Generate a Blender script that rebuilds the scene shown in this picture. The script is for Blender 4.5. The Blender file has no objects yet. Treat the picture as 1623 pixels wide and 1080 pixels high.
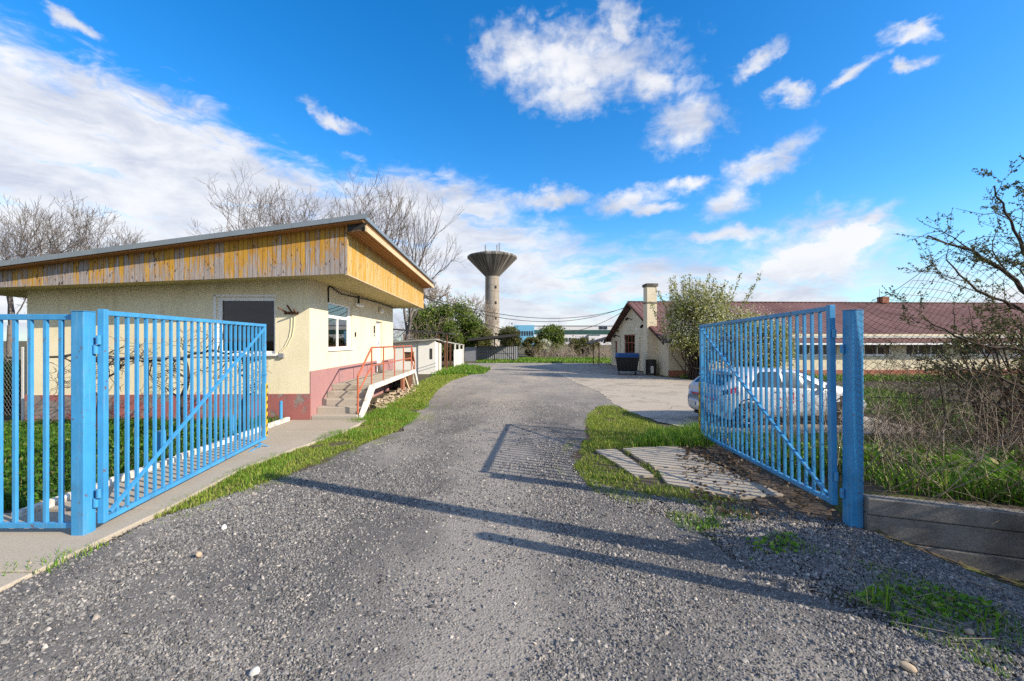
import bpy, bmesh, math, random
import numpy as np
from mathutils import Vector, Matrix
R = math.radians
rng = np.random.default_rng(7)
random.seed(7)
scene = bpy.context.scene
COL = scene.collection

# ------------------------------------------------------------------ camera
cam_d = bpy.data.cameras.new('camera'); cam = bpy.data.objects.new('camera', cam_d); COL.objects.link(cam)
cam.location = (0, 0, 1.9); cam.rotation_euler = (R(90), 0, 0)
cam_d.sensor_width = 36; cam_d.lens = 15.0; cam_d.clip_start = 0.05; cam_d.clip_end = 4000
scene.camera = cam

# ------------------------------------------------------------------ sky and sun
SUN_AZ, SUN_EL = 23.0, 28.5          # degrees right-behind the camera (from +X towards -Y), elevation
sd = Vector((math.cos(R(SUN_EL))*math.cos(R(SUN_AZ)), -math.cos(R(SUN_EL))*math.sin(R(SUN_AZ)), math.sin(R(SUN_EL))))
sun_d = bpy.data.lights.new('sun', 'SUN'); sun = bpy.data.objects.new('sun', sun_d); COL.objects.link(sun)
sun_d.energy = 5.0; sun_d.angle = R(0.35); sun_d.color = (1.0, 0.88, 0.71)
sun.rotation_euler = sd.to_track_quat('Z', 'Y').to_euler(); sun.location = (20, -10, 30)

scene.view_settings.view_transform = 'Standard'; scene.view_settings.look = 'None'
scene.view_settings.exposure = 0.55; scene.view_settings.gamma = 1.0
scene.view_settings.use_curve_mapping = False
scene.cycles.use_denoising = False
scene.cycles.max_bounces = 8; scene.cycles.transparent_max_bounces = 16
scene.cycles.sample_clamp_indirect = 6

world = bpy.data.worlds.new('World'); scene.world = world; world.use_nodes = True
wt = world.node_tree; wt.nodes.clear()
def WN(t, **k):
    n = wt.nodes.new(t)
    for a, b in k.items(): setattr(n, a, b)
    return n
def WL(a, b): wt.links.new(a, b)
def WM(op, a, b=None, c=None, clamp=False):
    n = WN('ShaderNodeMath', operation=op, use_clamp=clamp)
    for i, v in enumerate((a, b, c)):
        if v is None: continue
        if isinstance(v, (int, float)): n.inputs[i].default_value = v
        else: WL(v, n.inputs[i])
    return n.outputs[0]
def WSM(v, lo, hi, a=0.0, b=1.0):
    n = WN('ShaderNodeMapRange', interpolation_type='SMOOTHSTEP'); WL(v, n.inputs[0])
    n.inputs[1].default_value = lo; n.inputs[2].default_value = hi; n.inputs[3].default_value = a; n.inputs[4].default_value = b
    return n.outputs[0]
sky = WN('ShaderNodeTexSky', sky_type='NISHITA'); sky.sun_disc = False
sky.sun_elevation = R(SUN_EL); sky.sun_rotation = R(90 + SUN_AZ)
sky.air_density = 1.0; sky.dust_density = 0.6; sky.ozone_density = 2.2
tc = WN('ShaderNodeTexCoord'); sep = WN('ShaderNodeSeparateXYZ'); WL(tc.outputs['Generated'], sep.inputs[0])
DX, DY, DZ = sep.outputs
DEG = 180/math.pi
az = WM('MULTIPLY', WM('ARCTAN2', DX, DY), DEG)
el = WM('MULTIPLY', WM('ARCSINE', DZ), DEG)
comb = WN('ShaderNodeCombineXYZ'); WL(az, comb.inputs[0]); WL(el, comb.inputs[1])
def noise(vec, scale, detail=6, rough=0.6, dist=0.0, col=False):
    n = WN('ShaderNodeTexNoise'); WL(vec, n.inputs['Vector']); n.inputs['Scale'].default_value = scale
    n.inputs['Detail'].default_value = detail; n.inputs['Roughness'].default_value = rough; n.inputs['Distortion'].default_value = dist
    return n.outputs['Color' if col else 'Fac']
# cloud coordinates: bearing and elevation in degrees, elevation stretched so that the clouds lie flat
flat = WN('ShaderNodeMapping'); WL(comb.outputs[0], flat.inputs[0]); flat.inputs['Scale'].default_value = (0.1, 0.22, 1)
flat.inputs['Rotation'].default_value = (0, 0, R(-10))
wcol = noise(flat.outputs[0], 1.4, 5, 0.6, col=True)
wv = WN('ShaderNodeVectorMath', operation='SUBTRACT'); WL(wcol, wv.inputs[0]); wv.inputs[1].default_value = (0.5, 0.5, 0.5)
ws = WN('ShaderNodeVectorMath', operation='MULTIPLY'); WL(wv.outputs[0], ws.inputs[0]); ws.inputs[1].default_value = (8, 4.5, 0)
wa = WN('ShaderNodeVectorMath', operation='ADD'); WL(comb.outputs[0], wa.inputs[0]); WL(ws.outputs[0], wa.inputs[1])
warped = wa.outputs[0]
fine = noise(flat.outputs[0], 2.2, 8, 0.64, 0.5)
fine2 = noise(flat.outputs[0], 0.9, 8, 0.6, 0.3)
BLOBS = [(9.0,32.6,11.0,3.0,-5),(0.5,33.6,5.0,2.6,0),(14.4,35.3,3.2,1.6,-40),(18.7,29.9,5.0,1.2,-15),(7.5,29.8,5.6,1.9,0),
(22.1,25.0,4.0,2.2,0),(30.6,19.6,4.0,1.3,18),(26.6,16.1,2.5,1.5,0),
(34.6,8.6,6.4,3.5,0),(37.2,10.0,4.6,3.2,0),(31.6,7.8,4.4,2.0,0),(39.4,12.2,2.6,0.7,20),
(38.6,26.0,2.2,0.6,20),(42.9,27.9,1.7,0.6,-10),(42.9,25.5,1.0,0.5,0),(30.2,29.6,2.5,0.7,20),(33.3,25.7,1.7,0.8,-20),
(-45.7,27.6,1.5,0.6,-10),(5.0,18.3,5.2,1.0,0),(15.6,17.6,4.7,1.0,8),(22.1,18.7,2.5,0.6,0),(-22.7,25.6,3.0,0.6,-20),
(26.6,12.3,5.4,0.7,0),(18.7,16.4,2.7,0.7,0)]
puff = WN('ShaderNodeMapping'); WL(comb.outputs[0], puff.inputs[0]); puff.inputs['Scale'].default_value = (0.17, 0.24, 1)
pcol = noise(puff.outputs[0], 1.1, 6, 0.62, 0.2, True)
pv = WN('ShaderNodeVectorMath', operation='SUBTRACT'); WL(pcol, pv.inputs[0]); pv.inputs[1].default_value = (0.5, 0.5, 0.5)
ps = WN('ShaderNodeVectorMath', operation='MULTIPLY'); WL(pv.outputs[0], ps.inputs[0]); ps.inputs[1].default_value = (7, 4.2, 0)
pa = WN('ShaderNodeVectorMath', operation='ADD'); WL(comb.outputs[0], pa.inputs[0]); WL(ps.outputs[0], pa.inputs[1])
pfine = noise(puff.outputs[0], 2.4, 8, 0.62, 0.3)
acc = None
for (a, e, ra, re, t) in BLOBS:
    m = WN('ShaderNodeMapping', vector_type='TEXTURE'); WL(pa.outputs[0], m.inputs[0])
    m.inputs['Location'].default_value = (a, e, 0); m.inputs['Rotation'].default_value = (0, 0, R(t)); m.inputs['Scale'].default_value = (ra*1.3, re*1.5, 1)
    l = WN('ShaderNodeVectorMath', operation='LENGTH'); WL(m.outputs[0], l.inputs[0])
    v = WM('SUBTRACT', 1.0, l.outputs['Value'])
    acc = v if acc is None else WM('MAXIMUM', acc, v)
blob_d = WM('ADD', acc, WM('MULTIPLY', WM('SUBTRACT', pfine, 0.5), 1.45))
blob_m = WSM(blob_d, -0.12, 0.92)
# the long bank of cloud: everything below an upper edge that changes with the bearing
edge = WN('ShaderNodeFloatCurve'); WL(WM('DIVIDE', WM('ADD', az, 180.0), 360.0), edge.inputs['Value'])
cv = edge.mapping.curves[0]
pts = [(-180,20),(-120,22),(-80,25),(-55,25.5),(-44.4,25.2),(-39.7,25.2),(-34.9,24.0),(-29.4,21.5),(-23.3,19.8),(-17,21),(-9.3,21.5),(-1.8,19.0),(6,15.5),(12,13),(24,11.5),(33,10.0),(41,8.0),(60,6),(110,9),(180,20)]
while len(cv.points) < len(pts): cv.points.new(0.5, 0.5)
for p, (a, e) in zip(cv.points, pts): p.location = ((a+180)/360, e/40); p.handle_type = 'VECTOR'
edge.mapping.update()
sw = WN('ShaderNodeSeparateXYZ'); WL(warped, sw.inputs[0])
below = WM('SUBTRACT', WM('MULTIPLY', edge.outputs[0], 40.0), sw.outputs[1])        # degrees under the edge
leftness = WSM(az, -12.0, 22.0, 1.0, 0.0)
streak = WN('ShaderNodeMapping'); WL(warped, streak.inputs[0]); streak.inputs['Scale'].default_value = (0.045, 0.24, 1)
st = noise(streak.outputs[0], 1.5, 7, 0.6)
bank = WM('ADD', WM('MULTIPLY', WM('ADD', below, 1.0), 0.15), WM('MULTIPLY', WM('SUBTRACT', fine, 0.5), 1.3))
bank_l = WSM(bank, 0.0, 0.62)
bank_r = WM('MULTIPLY', WSM(bank, -0.1, 0.9), WSM(st, 0.36, 0.56))
bank_m = WM('ADD', WM('MULTIPLY', bank_l, leftness), WM('MULTIPLY', bank_r, WM('SUBTRACT', 1.0, leftness)))
holes = WM('MULTIPLY', WSM(st, 0.30, 0.46, 0.35, 1.0), 0.97)
bank_m = WM('MULTIPLY', bank_m, holes)
cm = WM('MAXIMUM', WM('MULTIPLY', blob_m, 0.95), bank_m)
# a denser heap of cumulus low over the long roof
pb = WN('ShaderNodeVectorMath', operation='MULTIPLY'); WL(ps.outputs[0], pb.inputs[0]); pb.inputs[1].default_value = (0.5, 0.55, 0)
pc = WN('ShaderNodeVectorMath', operation='ADD'); WL(comb.outputs[0], pc.inputs[0]); WL(pb.outputs[0], pc.inputs[1]); cum = None
for (a, e, ra, re) in ((35.6, 9.0, 5.2, 2.7), (38.2, 10.3, 3.2, 2.6), (32.6, 8.1, 4.0, 1.8)):
    m = WN('ShaderNodeMapping', vector_type='TEXTURE'); WL(pc.outputs[0], m.inputs[0]); m.inputs['Location'].default_value = (a, e, 0); m.inputs['Scale'].default_value = (ra, re, 1)
    l = WN('ShaderNodeVectorMath', operation='LENGTH'); WL(m.outputs[0], l.inputs[0]); v = WM('SUBTRACT', 1.0, l.outputs['Value']); cum = v if cum is None else WM('MAXIMUM', cum, v)
cum = WSM(WM('ADD', cum, WM('MULTIPLY', WM('SUBTRACT', pfine, 0.5), 1.1)), 0.06, 0.42)
cm = WM('MAXIMUM', cm, WM('MULTIPLY', cum, 0.97))
# unseen cloud added outside the view to whiten and lift the fill light
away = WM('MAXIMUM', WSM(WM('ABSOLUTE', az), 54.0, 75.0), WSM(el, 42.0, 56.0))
fill_cloud = noise(tc.outputs['Generated'], 3.0, 6, 0.6, 0.4)
cm = WM('MAXIMUM', cm, WM('MULTIPLY', WM('MULTIPLY', WSM(fill_cloud, 0.45, 0.61), away), 0.92))
cm = WM('MULTIPLY', cm, WSM(DZ, -0.01, 0.03))
# cloud shade: greyer where the cloud is thick and low, whiter at its edges and tops
thick = WSM(WM('ADD', fine2, WM('MULTIPLY', st, 0.5)), 0.58, 0.95)
thick = WM('MULTIPLY', thick, WM('SUBTRACT', 1.0, WM('MULTIPLY', cum, WSM(el, 6.5, 10.0, 0.2, 0.9))))
ccol = WN('ShaderNodeMix', data_type='RGBA'); WL(thick, ccol.inputs['Factor'])
ccol.inputs['A'].default_value = (5.8, 5.85, 6.0, 1); ccol.inputs['B'].default_value = (3.6, 3.9, 4.7, 1)
# the deep saturated blue of the photograph's sky, paler towards the sun's side and the horizon
hs = WN('ShaderNodeHueSaturation'); WL(sky.outputs[0], hs.inputs['Color']); hs.inputs['Saturation'].default_value = 1.42; hs.inputs['Value'].default_value = 1.4
tint = WN('ShaderNodeMix', data_type='RGBA', blend_type='MULTIPLY'); tint.inputs['Factor'].default_value = 1
WL(hs.outputs[0], tint.inputs['A']); tint.inputs['B'].default_value = (0.80, 1.02, 1.12, 1)
hzm = WN('ShaderNodeMix', data_type='RGBA'); WL(WSM(el, 0.0, 16.0, 0.45, 0.0), hzm.inputs['Factor']); WL(tint.outputs['Result'], hzm.inputs['A']); hzm.inputs['B'].default_value = (3.3, 4.1, 5.2, 1)   # milky air near the horizon
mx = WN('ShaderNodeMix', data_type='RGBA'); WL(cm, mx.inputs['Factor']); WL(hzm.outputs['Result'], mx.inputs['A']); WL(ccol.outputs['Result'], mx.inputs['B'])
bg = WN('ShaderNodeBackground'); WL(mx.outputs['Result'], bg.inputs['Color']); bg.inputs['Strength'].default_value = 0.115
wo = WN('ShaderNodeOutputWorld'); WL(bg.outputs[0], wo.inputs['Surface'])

# ------------------------------------------------------------------ helpers
def tag(o, label=None, cat=None, group=None, kind=None):
    if label: o['label'] = label
    if cat: o['category'] = cat
    if group: o['group'] = group
    if kind: o['kind'] = kind
    return o
def thing(name, label, cat, loc=(0, 0, 0), rz=0.0, group=None, rot=None):
    o = bpy.data.objects.new(name, None); COL.objects.link(o); o.empty_display_size = 0.2
    o.location = loc; o.rotation_euler = rot if rot else (0, 0, rz)
    return tag(o, label, cat, group)
def link(name, me, parent=None, mat=None):
    o = bpy.data.objects.new(name, me); COL.objects.link(o)
    if mat and not me.materials: me.materials.append(mat)
    if parent: o.parent = parent
    return o
def copy_of(src, parent, loc=None):
    c = src.copy(); COL.objects.link(c); c.parent = parent
    if loc is not None: c.location = loc
    return c
def mesh_np(name, V, F):
    """V (n,3), F (m,k) with the same k for every face"""
    V = np.asarray(V, np.float32); F = np.asarray(F, np.int32); m, k = F.shape
    me = bpy.data.meshes.new(name)
    me.vertices.add(len(V)); me.vertices.foreach_set('co', V.ravel())
    me.loops.add(m*k); me.loops.foreach_set('vertex_index', F.ravel())
    me.polygons.add(m); me.polygons.foreach_set('loop_start', np.arange(m, dtype=np.int32)*k)
    me.update(calc_edges=True)
    return me
class MB:
    def __init__(s): s.v = []; s.f = []
    def add(s, vs, fs):
        b = len(s.v); s.v += [tuple(v) for v in vs]; s.f += [tuple(i+b for i in f) for f in fs]; return s
    def box(s, x0, x1, y0, y1, z0, z1):
        return s.add([(x0,y0,z0),(x1,y0,z0),(x1,y1,z0),(x0,y1,z0),(x0,y0,z1),(x1,y0,z1),(x1,y1,z1),(x0,y1,z1)],
                     [(0,3,2,1),(4,5,6,7),(0,1,5,4),(1,2,6,5),(2,3,7,6),(3,0,4,7)])
    def cbox(s, c, sz, M=None):
        vs = [Vector((sx*sz[0]/2, sy*sz[1]/2, sg*sz[2]/2)) for sg in (-1, 1) for sx, sy in ((-1,-1),(1,-1),(1,1),(-1,1))]
        if M is not None: vs = [M @ v for v in vs]
        return s.add([v+Vector(c) for v in vs], [(0,3,2,1),(4,5,6,7),(0,1,5,4),(1,2,6,5),(2,3,7,6),(3,0,4,7)])
    def bar(s, p0, p1, w, h, up=(0, 0, 1)):
        p0, p1 = Vector(p0), Vector(p1); d = (p1-p0).normalized(); a = d.cross(Vector(up))
        if a.length < 1e-4: a = d.cross(Vector((1, 0, 0)))
        a.normalize(); b = a.cross(d)
        vs = [p + a*(i*w/2) + b*(j*h/2) for p in (p0, p1) for i, j in ((-1,-1),(1,-1),(1,1),(-1,1))]
        return s.add(vs, [(0,3,2,1),(4,5,6,7),(0,1,5,4),(1,2,6,5),(2,3,7,6),(3,0,4,7)])
    def tube(s, p0, p1, r0, r1=None, n=8, caps=True):
        r1 = r0 if r1 is None else r1
        p0, p1 = Vector(p0), Vector(p1); d = (p1-p0).normalized(); a = d.orthogonal().normalized(); b = d.cross(a)
        vs = [p + (a*math.cos(2*math.pi*i/n) + b*math.sin(2*math.pi*i/n))*r for p, r in ((p0, r0), (p1, r1)) for i in range(n)]
        fs = [(i, (i+1) % n, n+(i+1) % n, n+i) for i in range(n)]
        if caps: fs += [tuple(range(n-1, -1, -1)), tuple(range(n, 2*n))]
        return s.add(vs, fs)
    def path(s, pts, r, n=6):
        for a, b in zip(pts, pts[1:]): s.tube(a, b, r, r, n, True)
        return s
    def quad(s, *p): return s.add(p, [tuple(range(len(p)))])
    def prism(s, poly, z0, z1):
        n = len(poly)
        return s.add([(x, y, z0) for x, y in poly]+[(x, y, z1) for x, y in poly],
                     [tuple(range(n-1, -1, -1)), tuple(range(n, 2*n))]+[(i, (i+1) % n, n+(i+1) % n, n+i) for i in range(n)])
    def prism_y(s, poly, y0, y1):     # poly in x,z
        n = len(poly)
        return s.add([(x, y0, z) for x, z in poly]+[(x, y1, z) for x, z in poly],
                     [tuple(range(n)), tuple(range(2*n-1, n-1, -1))]+[(i, n+i, n+(i+1) % n, (i+1) % n) for i in range(n)])
    def prism_x(s, poly, x0, x1):     # poly in y,z
        n = len(poly)
        return s.add([(x0, y, z) for y, z in poly]+[(x1, y, z) for y, z in poly],
                     [tuple(range(n-1, -1, -1)), tuple(range(n, 2*n))]+[(i, (i+1) % n, n+(i+1) % n, n+i) for i in range(n)])
    def lathe(s, prof, n=24, c=(0, 0)):
        vs = [(c[0]+r*math.cos(2*math.pi*i/n), c[1]+r*math.sin(2*math.pi*i/n), z) for r, z in prof for i in range(n)]
        fs = [(k*n+i, k*n+(i+1) % n, (k+1)*n+(i+1) % n, (k+1)*n+i) for k in range(len(prof)-1) for i in range(n)]
        return s.add(vs, fs)
    def panel(s, x0, x1, z0, z1, holes, y, depth):
        """upright sheet in the x-z plane at y facing -y, with holes (x0,x1,z0,z1) that have reveals going +y by depth"""
        xs = sorted({x0, x1, *[h[0] for h in holes], *[h[1] for h in holes]}); zs = sorted({z0, z1, *[h[2] for h in holes], *[h[3] for h in holes]})
        for xa, xb in zip(xs, xs[1:]):
            for za, zb in zip(zs, zs[1:]):
                mx_, mz_ = (xa+xb)/2, (za+zb)/2
                if any(h[0] < mx_ < h[1] and h[2] < mz_ < h[3] for h in holes): continue
                s.quad((xa,y,za),(xb,y,za),(xb,y,zb),(xa,y,zb))
        for a, b, c, d in holes:
            s.quad((a,y,c),(a,y,d),(a,y+depth,d),(a,y+depth,c)); s.quad((b,y,c),(b,y+depth,c),(b,y+depth,d),(b,y,d))
            s.quad((a,y,c),(a,y+depth,c),(b,y+depth,c),(b,y,c)); s.quad((a,y,d),(b,y,d),(b,y+depth,d),(a,y+depth,d))
        return s
    def mesh(s, name):
        me = bpy.data.meshes.new(name); me.from_pydata(s.v, [], s.f); me.update(); return me
    def build(s, name, mat, parent=None, smooth=False, bevel=0, swap=None):
        if swap: s.v = [swap(v) for v in s.v]
        me = s.mesh(name); me.materials.append(mat)
        if smooth: me.polygons.foreach_set('use_smooth', [True]*len(me.polygons))
        o = link(name, me, parent)
        if bevel:
            b = o.modifiers.new('bevel', 'BEVEL'); b.width = bevel; b.segments = 2; b.limit_method = 'ANGLE'
        return o
def tubes_np(segs, n=3):
    """segs: rows of x0 y0 z0 x1 y1 z1 r0 r1 -> V, F of open tubes"""
    S = np.asarray(segs, np.float64); p0, p1 = S[:, :3], S[:, 3:6]; d = p1-p0
    d /= np.maximum(np.linalg.norm(d, axis=1, keepdims=True), 1e-9)
    ref = np.where(np.abs(d[:, 2:3]) > 0.9, np.array([[1., 0, 0]]), np.array([[0., 0, 1]]))
    a = np.cross(d, ref); a /= np.linalg.norm(a, axis=1, keepdims=True); b = np.cross(d, a)
    th = np.arange(n)*2*np.pi/n; N = len(S)
    off = a[:, None, :]*np.cos(th)[None, :, None] + b[:, None, :]*np.sin(th)[None, :, None]
    V = np.stack([p0[:, None, :]+off*S[:, 6][:, None, None], p1[:, None, :]+off*S[:, 7][:, None, None]], 1).reshape(-1, 3)
    base = np.arange(N)[:, None]*2*n; i = np.arange(n); j = (i+1) % n
    F = np.stack([base+i, base+j, base+n+j, base+n+i], -1).reshape(-1, 4)
    return V, F
def inpoly(P, poly):
    x, y = P[:, 0], P[:, 1]; c = np.zeros(len(P), bool); n = len(poly)
    for i in range(n):
        x0, y0 = poly[i]; x1, y1 = poly[(i+1) % n]
        k = ((y0 > y) != (y1 > y)) & (x < (x1-x0)*(y-y0)/(y1-y0+1e-12)+x0); c ^= k
    return c
def scatter(poly, per_m2, rg=rng):
    P = np.array(poly); lo, hi = P.min(0), P.max(0); n = int(per_m2*np.prod(hi-lo))
    q = lo + rg.random((n, 2))*(hi-lo)
    return q[inpoly(q, poly)]
def sstep(x):
    x = np.clip(x, 0, 1); return x*x*(3-2*x)
_perm = np.random.default_rng(3).random((64, 64))
def vnoise(x, y, s):
    x = np.asarray(x)*s; y = np.asarray(y)*s; xi = np.floor(x).astype(int); yi = np.floor(y).astype(int)
    fx = sstep(x-xi); fy = sstep(y-yi); g = lambda a, b: _perm[a % 64, b % 64]
    return (g(xi, yi)*(1-fx)+g(xi+1, yi)*fx)*(1-fy)+(g(xi, yi+1)*(1-fx)+g(xi+1, yi+1)*fx)*fy
WP0 = np.array((3.53, 4.37)); WD = np.array((0.938, -0.347)); WNRM = np.array((-0.347, -0.938))
def hz(x, y):
    """ground height: a swale in front of the concrete wall, raised soil behind it"""
    x = np.asarray(x, float); y = np.asarray(y, float)
    u = (x-WP0[0])*WD[0]+(y-WP0[1])*WD[1]; v = (x-WP0[0])*WNRM[0]+(y-WP0[1])*WNRM[1]
    front = -0.27*sstep(u/1.25)*(1-sstep((v-0.1)/1.3))*(v > -0.1)
    back = 0.25*sstep((u+0.05)/0.35)*(1-sstep((-v-0.4)/3.0))*(v <= -0.1)
    return front+back

# ------------------------------------------------------------------ materials
class NT:
    """small builder for a procedural Principled material"""
    def __init__(s, name, rough=0.8, spec=0.3, metal=0.0):
        s.m = bpy.data.materials.new(name); s.m.use_nodes = True; s.t = s.m.node_tree
        s.b = s.t.nodes['Principled BSDF']; s.b.inputs['Roughness'].default_value = rough
        s.b.inputs['Specular IOR Level'].default_value = spec; s.b.inputs['Metallic'].default_value = metal
        s.co = s.n('ShaderNodeTexCoord').outputs['Object']; s._bump = None
    def n(s, t, **k):
        x = s.t.nodes.new(t)
        for a, b in k.items(): setattr(x, a, b)
        return x
    def l(s, a, b): s.t.links.new(a, b)
    def map(s, scale=(1, 1, 1), loc=(0, 0, 0), co=None):
        m = s.n('ShaderNodeMapping'); s.l(co or s.co, m.inputs[0]); m.inputs['Scale'].default_value = scale; m.inputs['Location'].default_value = loc
        return m.outputs[0]
    def noise(s, scale, detail=4, rough=0.6, co=None, dist=0):
        x = s.n('ShaderNodeTexNoise'); s.l(co or s.co, x.inputs['Vector'])
        x.inputs['Scale'].default_value = scale; x.inputs['Detail'].default_value = detail; x.inputs['Roughness'].default_value = rough; x.inputs['Distortion'].default_value = dist
        return x.outputs['Fac']
    def voro(s, scale, out='Distance', feature='F1', co=None, rnd=1.0):
        x = s.n('ShaderNodeTexVoronoi', feature=feature); s.l(co or s.co, x.inputs['Vector']); x.inputs['Scale'].default_value = scale
        x.inputs['Randomness'].default_value = rnd
        return x.outputs[out]
    def ramp(s, v, stops, interp='LINEAR'):
        r = s.n('ShaderNodeValToRGB'); s.l(v, r.inputs[0]); r.color_ramp.interpolation = interp
        e = r.color_ramp.elements
        while len(e) < len(stops): e.new(0.5)
        for k, (p, c) in zip(e, stops):
            k.position = p; k.color = (c, c, c, 1) if isinstance(c, (int, float)) else (*c, 1)
        return r.outputs[0]
    def mix(s, f, a, b, mode='MIX'):
        x = s.n('ShaderNodeMix', data_type='RGBA', blend_type=mode)
        for k, v in (('Factor', f), ('A', a), ('B', b)):
            if isinstance(v, (int, float)): x.inputs[k].default_value = v if k == 'Factor' else (v, v, v, 1)
            elif isinstance(v, tuple): x.inputs[k].default_value = (*v, 1)
            else: s.l(v, x.inputs[k])
        return x.outputs['Result']
    def math(s, op, a, b=0.0):
        x = s.n('ShaderNodeMath', operation=op)
        for i, v in enumerate((a, b)):
            if isinstance(v, (int, float)): x.inputs[i].default_value = v
            else: s.l(v, x.inputs[i])
        return x.outputs[0]
    def island(s): return s.n('ShaderNodeNewGeometry').outputs['Random Per Island']
    def orand(s): return s.n('ShaderNodeObjectInfo').outputs['Random']
    def color(s, c):
        if isinstance(c, tuple): s.b.inputs['Base Color'].default_value = (*c, 1)
        else: s.l(c, s.b.inputs['Base Color'])
        return s
    def rough(s, v): s.l(v, s.b.inputs['Roughness']); return s
    def bump(s, h, strength=0.3, dist=0.01):
        b = s.n('ShaderNodeBump'); s.l(h, b.inputs['Height']); b.inputs['Strength'].default_value = strength; b.inputs['Distance'].default_value = dist
        if s._bump is not None: s.l(s._bump, b.inputs['Normal'])
        s._bump = b.outputs[0]; s.l(s._bump, s.b.inputs['Normal']); return s
M = {}
def paint(name, col, wear=(0.2, 0.09, 0.04), amount=0.66, rough=0.42, scale=14):
    k = NT(name, rough, 0.4); v = k.noise(3.0, 5, 0.6)
    base = k.mix(k.ramp(v, [(0.35, 0.0), (0.7, 1.0)]), tuple(c*0.80 for c in col), tuple(min(1, c*1.10) for c in col))
    chalk = k.ramp(k.noise(1.0, 6, 0.7, k.map((40, 40, 2.0))), [(0.52, 0.0), (0.75, 0.45)])          # chalky vertical streaks
    base = k.mix(chalk, base, tuple(c*0.55+0.20 for c in col))
    grime = k.ramp(k.noise(1.0, 5, 0.7, k.map((9, 9, 1.1))), [(0.56, 0.0), (0.78, 0.55)]); base = k.mix(grime, base, tuple(c*0.35+0.04 for c in col))
    w = k.ramp(k.noise(scale, 7, 0.75), [(amount, 0.0), (amount+0.04, 1.0)]); rusty = k.mix(k.noise(40, 3), wear, tuple(c*0.45 for c in wear))
    k.color(k.mix(w, base, rusty)); k.bump(k.noise(60, 3), 0.10, 0.004); k.bump(w, 0.3, -0.002); M[name] = k.m
def plain(name, col, var=0.15, scale=4, rough=0.8, bump=0.15, bscale=40, spec=0.3, metal=0.0):
    k = NT(name, rough, spec, metal); v = k.noise(scale, 6, 0.65)
    k.color(k.mix(v, tuple(c*(1-var*1.6) for c in col), tuple(min(1, c*(1+var*1.2)) for c in col)))
    if bump: k.bump(k.noise(bscale, 5, 0.7), bump, 0.01)
    M[name] = k.m
paint('blue_paint', (0.05, 0.29, 0.57), amount=0.605)
paint('rail_paint', (0.47, 0.12, 0.05), (0.16, 0.06, 0.03), 0.6)
plain('white_frame', (0.78, 0.78, 0.77), 0.05, 3, 0.35, 0)
plain('dark_iron', (0.03, 0.028, 0.026), 0.3, 8, 0.6, 0.1)
plain('rusty_iron', (0.13, 0.06, 0.03), 0.4, 9, 0.8, 0.3)
plain('galvanised', (0.42, 0.43, 0.44), 0.15, 6, 0.45, 0.05, 40, 0.5, 0.6)
plain('black_plastic', (0.012, 0.013, 0.015), 0.3, 5, 0.45, 0.1)
plain('blue_plastic', (0.015, 0.055, 0.16), 0.2, 5, 0.35, 0.05)
plain('tyre', (0.018, 0.018, 0.018), 0.3, 12, 0.85, 0.2)
plain('brick', (0.32, 0.13, 0.08), 0.3, 12, 0.9, 0.4)
plain('bark_grey', (0.17, 0.145, 0.13), 0.35, 9, 0.95, 0.3)
plain('bark_dark', (0.055, 0.042, 0.034), 0.4, 14, 0.95, 0.4)
plain('twig_pale', (0.31, 0.25, 0.19), 0.35, 6, 0.9, 0)
plain('twig_brown', (0.10, 0.068, 0.048), 0.4, 6, 0.9, 0)
plain('interior', (0.05, 0.048, 0.045), 0.2, 2, 0.9, 0)
plain('curtain', (0.55, 0.55, 0.52), 0.15, 6, 0.9, 0.1)
plain('door_paint', (0.62, 0.63, 0.66), 0.05, 4, 0.5, 0.03)
plain('white_render', (0.78, 0.76, 0.70), 0.10, 2.2, 0.9, 0.3, 25)
plain('grey_sheet', (0.24, 0.25, 0.275), 0.12, 1.5, 0.55, 0.05)
plain('dark_roof', (0.045, 0.042, 0.042), 0.3, 3, 0.8, 0.2)
plain('asbestos', (0.30, 0.29, 0.27), 0.25, 3, 0.95, 0.3)
plain('red_door', (0.21, 0.055, 0.035), 0.3, 6, 0.6, 0.15)
plain('hazard_yellow', (0.72, 0.46, 0.03), 0.15, 9, 0.5, 0)
plain('hazard_black', (0.02, 0.02, 0.02), 0.2, 9, 0.5, 0)
plain('copper_wood', (0.40, 0.19, 0.065), 0.3, 6, 0.7, 0.2)
plain('pale_wood', (0.55, 0.42, 0.26), 0.25, 8, 0.8, 0.2)
plain('factory_white', (0.66, 0.65, 0.66), 0.06, 0.1, 0.8, 0)
plain('factory_blue', (0.16, 0.42, 0.62), 0.05, 0.1, 0.6, 0)
plain('factory_green', (0.04, 0.10, 0.09), 0.3, 0.2, 0.3, 0)
plain('factory_glass', (0.03, 0.04, 0.055), 0.3, 0.2, 0.2, 0)
plain('stone_tan', (0.42, 0.33, 0.23), 0.2, 14, 0.9, 0.5, 30)
plain('stone_white', (0.62, 0.60, 0.56), 0.12, 14, 0.9, 0.4, 30)
plain('soil', (0.10, 0.075, 0.055), 0.45, 6, 0.98, 0.8, 30)
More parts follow.
